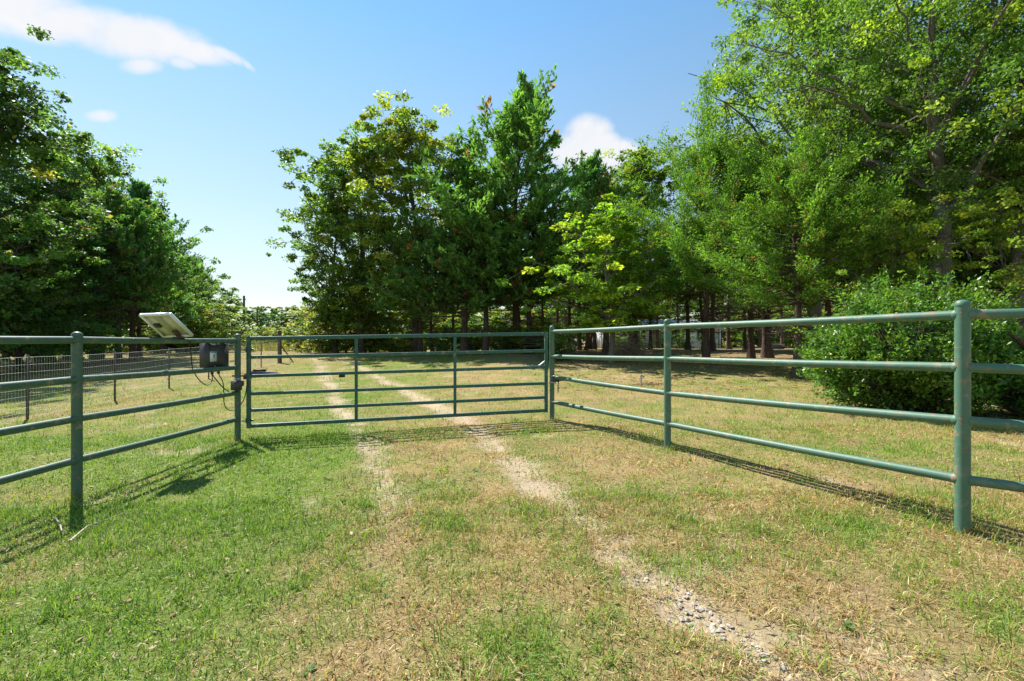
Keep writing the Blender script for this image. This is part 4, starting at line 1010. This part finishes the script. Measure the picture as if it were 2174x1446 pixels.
# ------------------------------------------------------------------ small things
def ground_pt(px, py):
    Y = 5.0
    for _ in range(60):
        x = gx(px, Y); z = Tf(x, Y); Y2 = F * (CH - z) / (py - HY); Y = .5 * Y + .5 * min(Y2, 200)
    return np.array([gx(px, Y), Y, Tf(gx(px, Y), Y)])
p = ground_pt(1361, 815)
hy = thing('yard_hydrant', 'small dark yard hydrant standing by red brown soil', 'hydrant', tuple(p))
mb = MB(); mb.lathe(p, [(.022, -.05), (.022, .20), (.03, .205), (.03, .24), (.018, .26), (.001, .262)], 12); part('standpipe', mb, MAT['steel'], hy, auto=40)
mb = MB(); mb.tube([p + np.array([0, 0, .22]), p + np.array([.05, -.03, .225]), p + np.array([.075, -.045, .19])], .014, 10); part('spout', mb, MAT['black'], hy, auto=40)
mb = MB(); mb.tube([p + np.array([-.01, 0, .26]), p + np.array([-.01, 0, .31]), p + np.array([.05, -.02, .325])], .011, 8); part('handle', mb, MAT['black'], hy, auto=40)
p2 = ground_pt(1384, 816); rng = np.random.default_rng(3); mb = MB()
for k in range(150):
    x, y = rng.normal(0, .26), rng.normal(0, .13); r = rng.uniform(.012, .04); zz = max(0, .06 - .12 * abs(x) - .2 * abs(y)) * rng.uniform(.3, 1)
    d = rng.normal(0, 1, (6, 3)); v = np.array([[1, 0, 0], [-1, 0, 0], [0, 1, 0], [0, -1, 0], [0, 0, 1], [0, 0, -1.]]) * (1 + .25 * d) * r + np.array([x, y, zz + Tf(p2[0] + x, p2[1] + y) - p2[2]])
    mb.add(v, t=[[0, 2, 4], [2, 1, 4], [1, 3, 4], [3, 0, 4], [2, 0, 5], [1, 2, 5], [3, 1, 5], [0, 3, 5]])
tag(obj('soil_clods', mb.mesh('soil_clods', MAT['clod']), None, tuple(p2)), 'red brown soil clods heaped by the yard hydrant', 'soil', kind='stuff')

def sticks(name, label, cat, px, py, Y, n, sx, sz, mat, seed, kind='stuff'):
    rng = np.random.default_rng(seed); x = gx(px, Y); z = Tf(x, Y); mb = MB()
    for k in range(n):
        c = np.array([rng.normal(0, sx), rng.normal(0, sx * .6), abs(rng.normal(0, sz)) * .8 + .05]); d = unit(rng.normal(0, 1, 3) * np.array([1, 1, .7])) * rng.uniform(.2, .6)
        m = rng.normal(0, .05, 3); mb.tube(np.array([c - d, c + m, c + d]), [.016, .012, .004], 4, cap=False)
    mb.v = [np.stack([v[:, 0], v[:, 1], np.maximum(v[:, 2], .01)], 1) for v in mb.v]
    return tag(obj(name, mb.mesh(name, MAT[mat]), None, (x, Y, z)), label, cat, kind=kind)
sticks('brush_pile', 'heap of bare brown brush right of the yellow green tree\'s trunk', 'brush pile', 1335, 745, 22, 260, .45, .55, 'stick', 4)
# weathered lumber stack behind the gate's right end
p = np.array([gx(1133, 25.5), 25.5, 0]); p[2] = Tf(p[0], p[1])
ls = thing('lumber_stack', 'dark weathered boards stacked behind the gate\'s right end', 'lumber', tuple(p))
for k in range(5):
    mb = MB(); o = p + np.array([rng.normal(0, .04), rng.normal(0, .05), .42 + k * .14]); mb.box((-.62, -.14, 0), (.62, .14, .075), o=o); part('board', mb, MAT['darkwood'], ls)
for s in (-.5, .5):
    mb = MB(); mb.box((-.06, -.14, -.05), (.06, .14, .415), o=p + np.array([s, 0, 0])); part('bearer', mb, MAT['darkwood'], ls)
# fallen log and pale stump
a = at(1634, 0, 38); z = Tf(a[0], 38); b = np.array([gx(1668, 38), 38.3, 0]); mb = MB(); mb.tube(np.array([[0, 0, .2], [.7, .15, .22], [b[0] - a[0], .3, .18]]), [.26, .25, .2], 10)
tag(obj('fallen_log', mb.mesh('fallen_log', MAT['darkwood'], True), None, (a[0], 38, z)), 'dark fallen log lying behind the thick fluted trunk', 'log')
a = np.array([gx(1216, 27), 27, 0]); a[2] = Tf(a[0], 27); mb = MB()
mb.tube([(.2, 0, 0), (.12, 0, .3), (-.1, 0, .55), (-.02, 0, .8)], [.07, .06, .05, .02], 8); mb.tube([(.12, 0, .28), (.28, .05, .5), (.1, 0, .72), (-.02, 0, .8)], [.05, .045, .04, .02], 8); mb.tube([(-.1, 0, .5), (-.22, 0, .3), (-.15, 0, .02)], [.05, .05, .06], 8)
tag(obj('dead_stump', mb.mesh('dead_stump', MAT['stick'], True), None, tuple(a)), 'pale forked dead stump by the leaning trunk', 'stump')
# fallen twigs by the left post
for (pts, lab) in ((((148, 1160), (185, 1128), (225, 1114), (272, 1096)), 'long thin dry twig lying across the left post\'s shadow'), (((118, 1110), (128, 1125), (132, 1141)), 'short dry twig in the grass left of the left post')):
    P = np.array([ground_pt(*q) + np.array([0, 0, .035]) for q in pts]); mb = MB(); mb.tube(P - P[0], np.linspace(.007, .003, len(P)), 6)
    tag(obj('twig', mb.mesh('twig', MAT['stick'], True), None, tuple(P[0])), lab, 'twig')

# tall dry weeds along the far field edge, and fallen leaves under the grove
def build_weeds():
    rng = np.random.default_rng(8); n = 5200
    px = rng.uniform(500, 905, n); Y = np.interp(px, [500, 700, 905], [50, 45, 33]) + rng.normal(0, 1.0, n); x = gx(px, Y); z = T(x, Y)
    h = rng.uniform(.35, 1.2, n) * (.5 + fbm(x, Y, .4, 5, 2)); az = rng.uniform(0, 6.28, n); ti = rng.uniform(0, .5, n)
    tip = np.stack([x + np.cos(az) * np.sin(ti) * h, Y + np.sin(az) * np.sin(ti) * h, z + np.cos(ti) * h], 1); p0 = np.stack([x, Y, z], 1)
    wv = np.stack([-np.sin(az), np.cos(az), np.zeros(n)], 1) * .03
    v = np.stack([p0 - wv, p0 + wv, tip], 1).reshape(-1, 3)
    c = np.where(rng.random((n, 1)) < .55, np.array([.38, .30, .14]), np.array([.17, .20, .05])) * rng.uniform(.7, 1.3, (n, 1))
    o = obj('tall_weeds', raw_mesh('tall_weeds', v, [np.arange(n * 3).reshape(-1, 3)], MAT['grassblade'], np.repeat(c, 3, 0))); o.color = (1, 1, 1, 1)
    tag(o, 'strip of tall dry weeds along the far field edge', 'weeds', kind='stuff')
    n = 5400
    px = rng.uniform(1170, 2300, n); Y = rng.uniform(11, 36, n); px[:400] = rng.uniform(100, 2150, 400); Y[:400] = rng.uniform(1.8, 9, 400); x = gx(px, Y); z = T(x, Y)
    pos = np.stack([x, Y, z + .012], 1); ax = rng.normal(0, 1, (n, 3)) * np.array([1, 1, .15])
    v, q = leaf_quads(pos, ax, np.where(Y < 9.01, .03, .12), np.where(Y < 9.01, .02, .08), rng, 4.0); 
    c = np.where(rng.random((n, 1)) < .5, np.array([.30, .18, .09]), np.array([.42, .31, .17])) * rng.uniform(.6, 1.3, (n, 1))
    o = obj('fallen_leaves', raw_mesh('fallen_leaves', v, [q], MAT['grassblade'], np.repeat(c, 4, 0))); o.color = (1, 1, 1, 1)
    tag(o, 'brown fallen leaves scattered on the ground under the grove', 'leaves', kind='stuff')
build_weeds()

# counted groups: each member's place in its row, from the left of the view
groups = {}
for o in list(COL.objects):
    if o.parent is None and 'group' in o: groups.setdefault(o['group'], []).append(o)
for g, ms in groups.items():
    ms.sort(key=lambda o: o.location.x / o.location.y)
    for k, o in enumerate(ms): o['label'] = (ORD[k] + ' ' + o['label']) if k == 0 else (ORD[k] + ' ' + o['label'] + ', counted from the left')
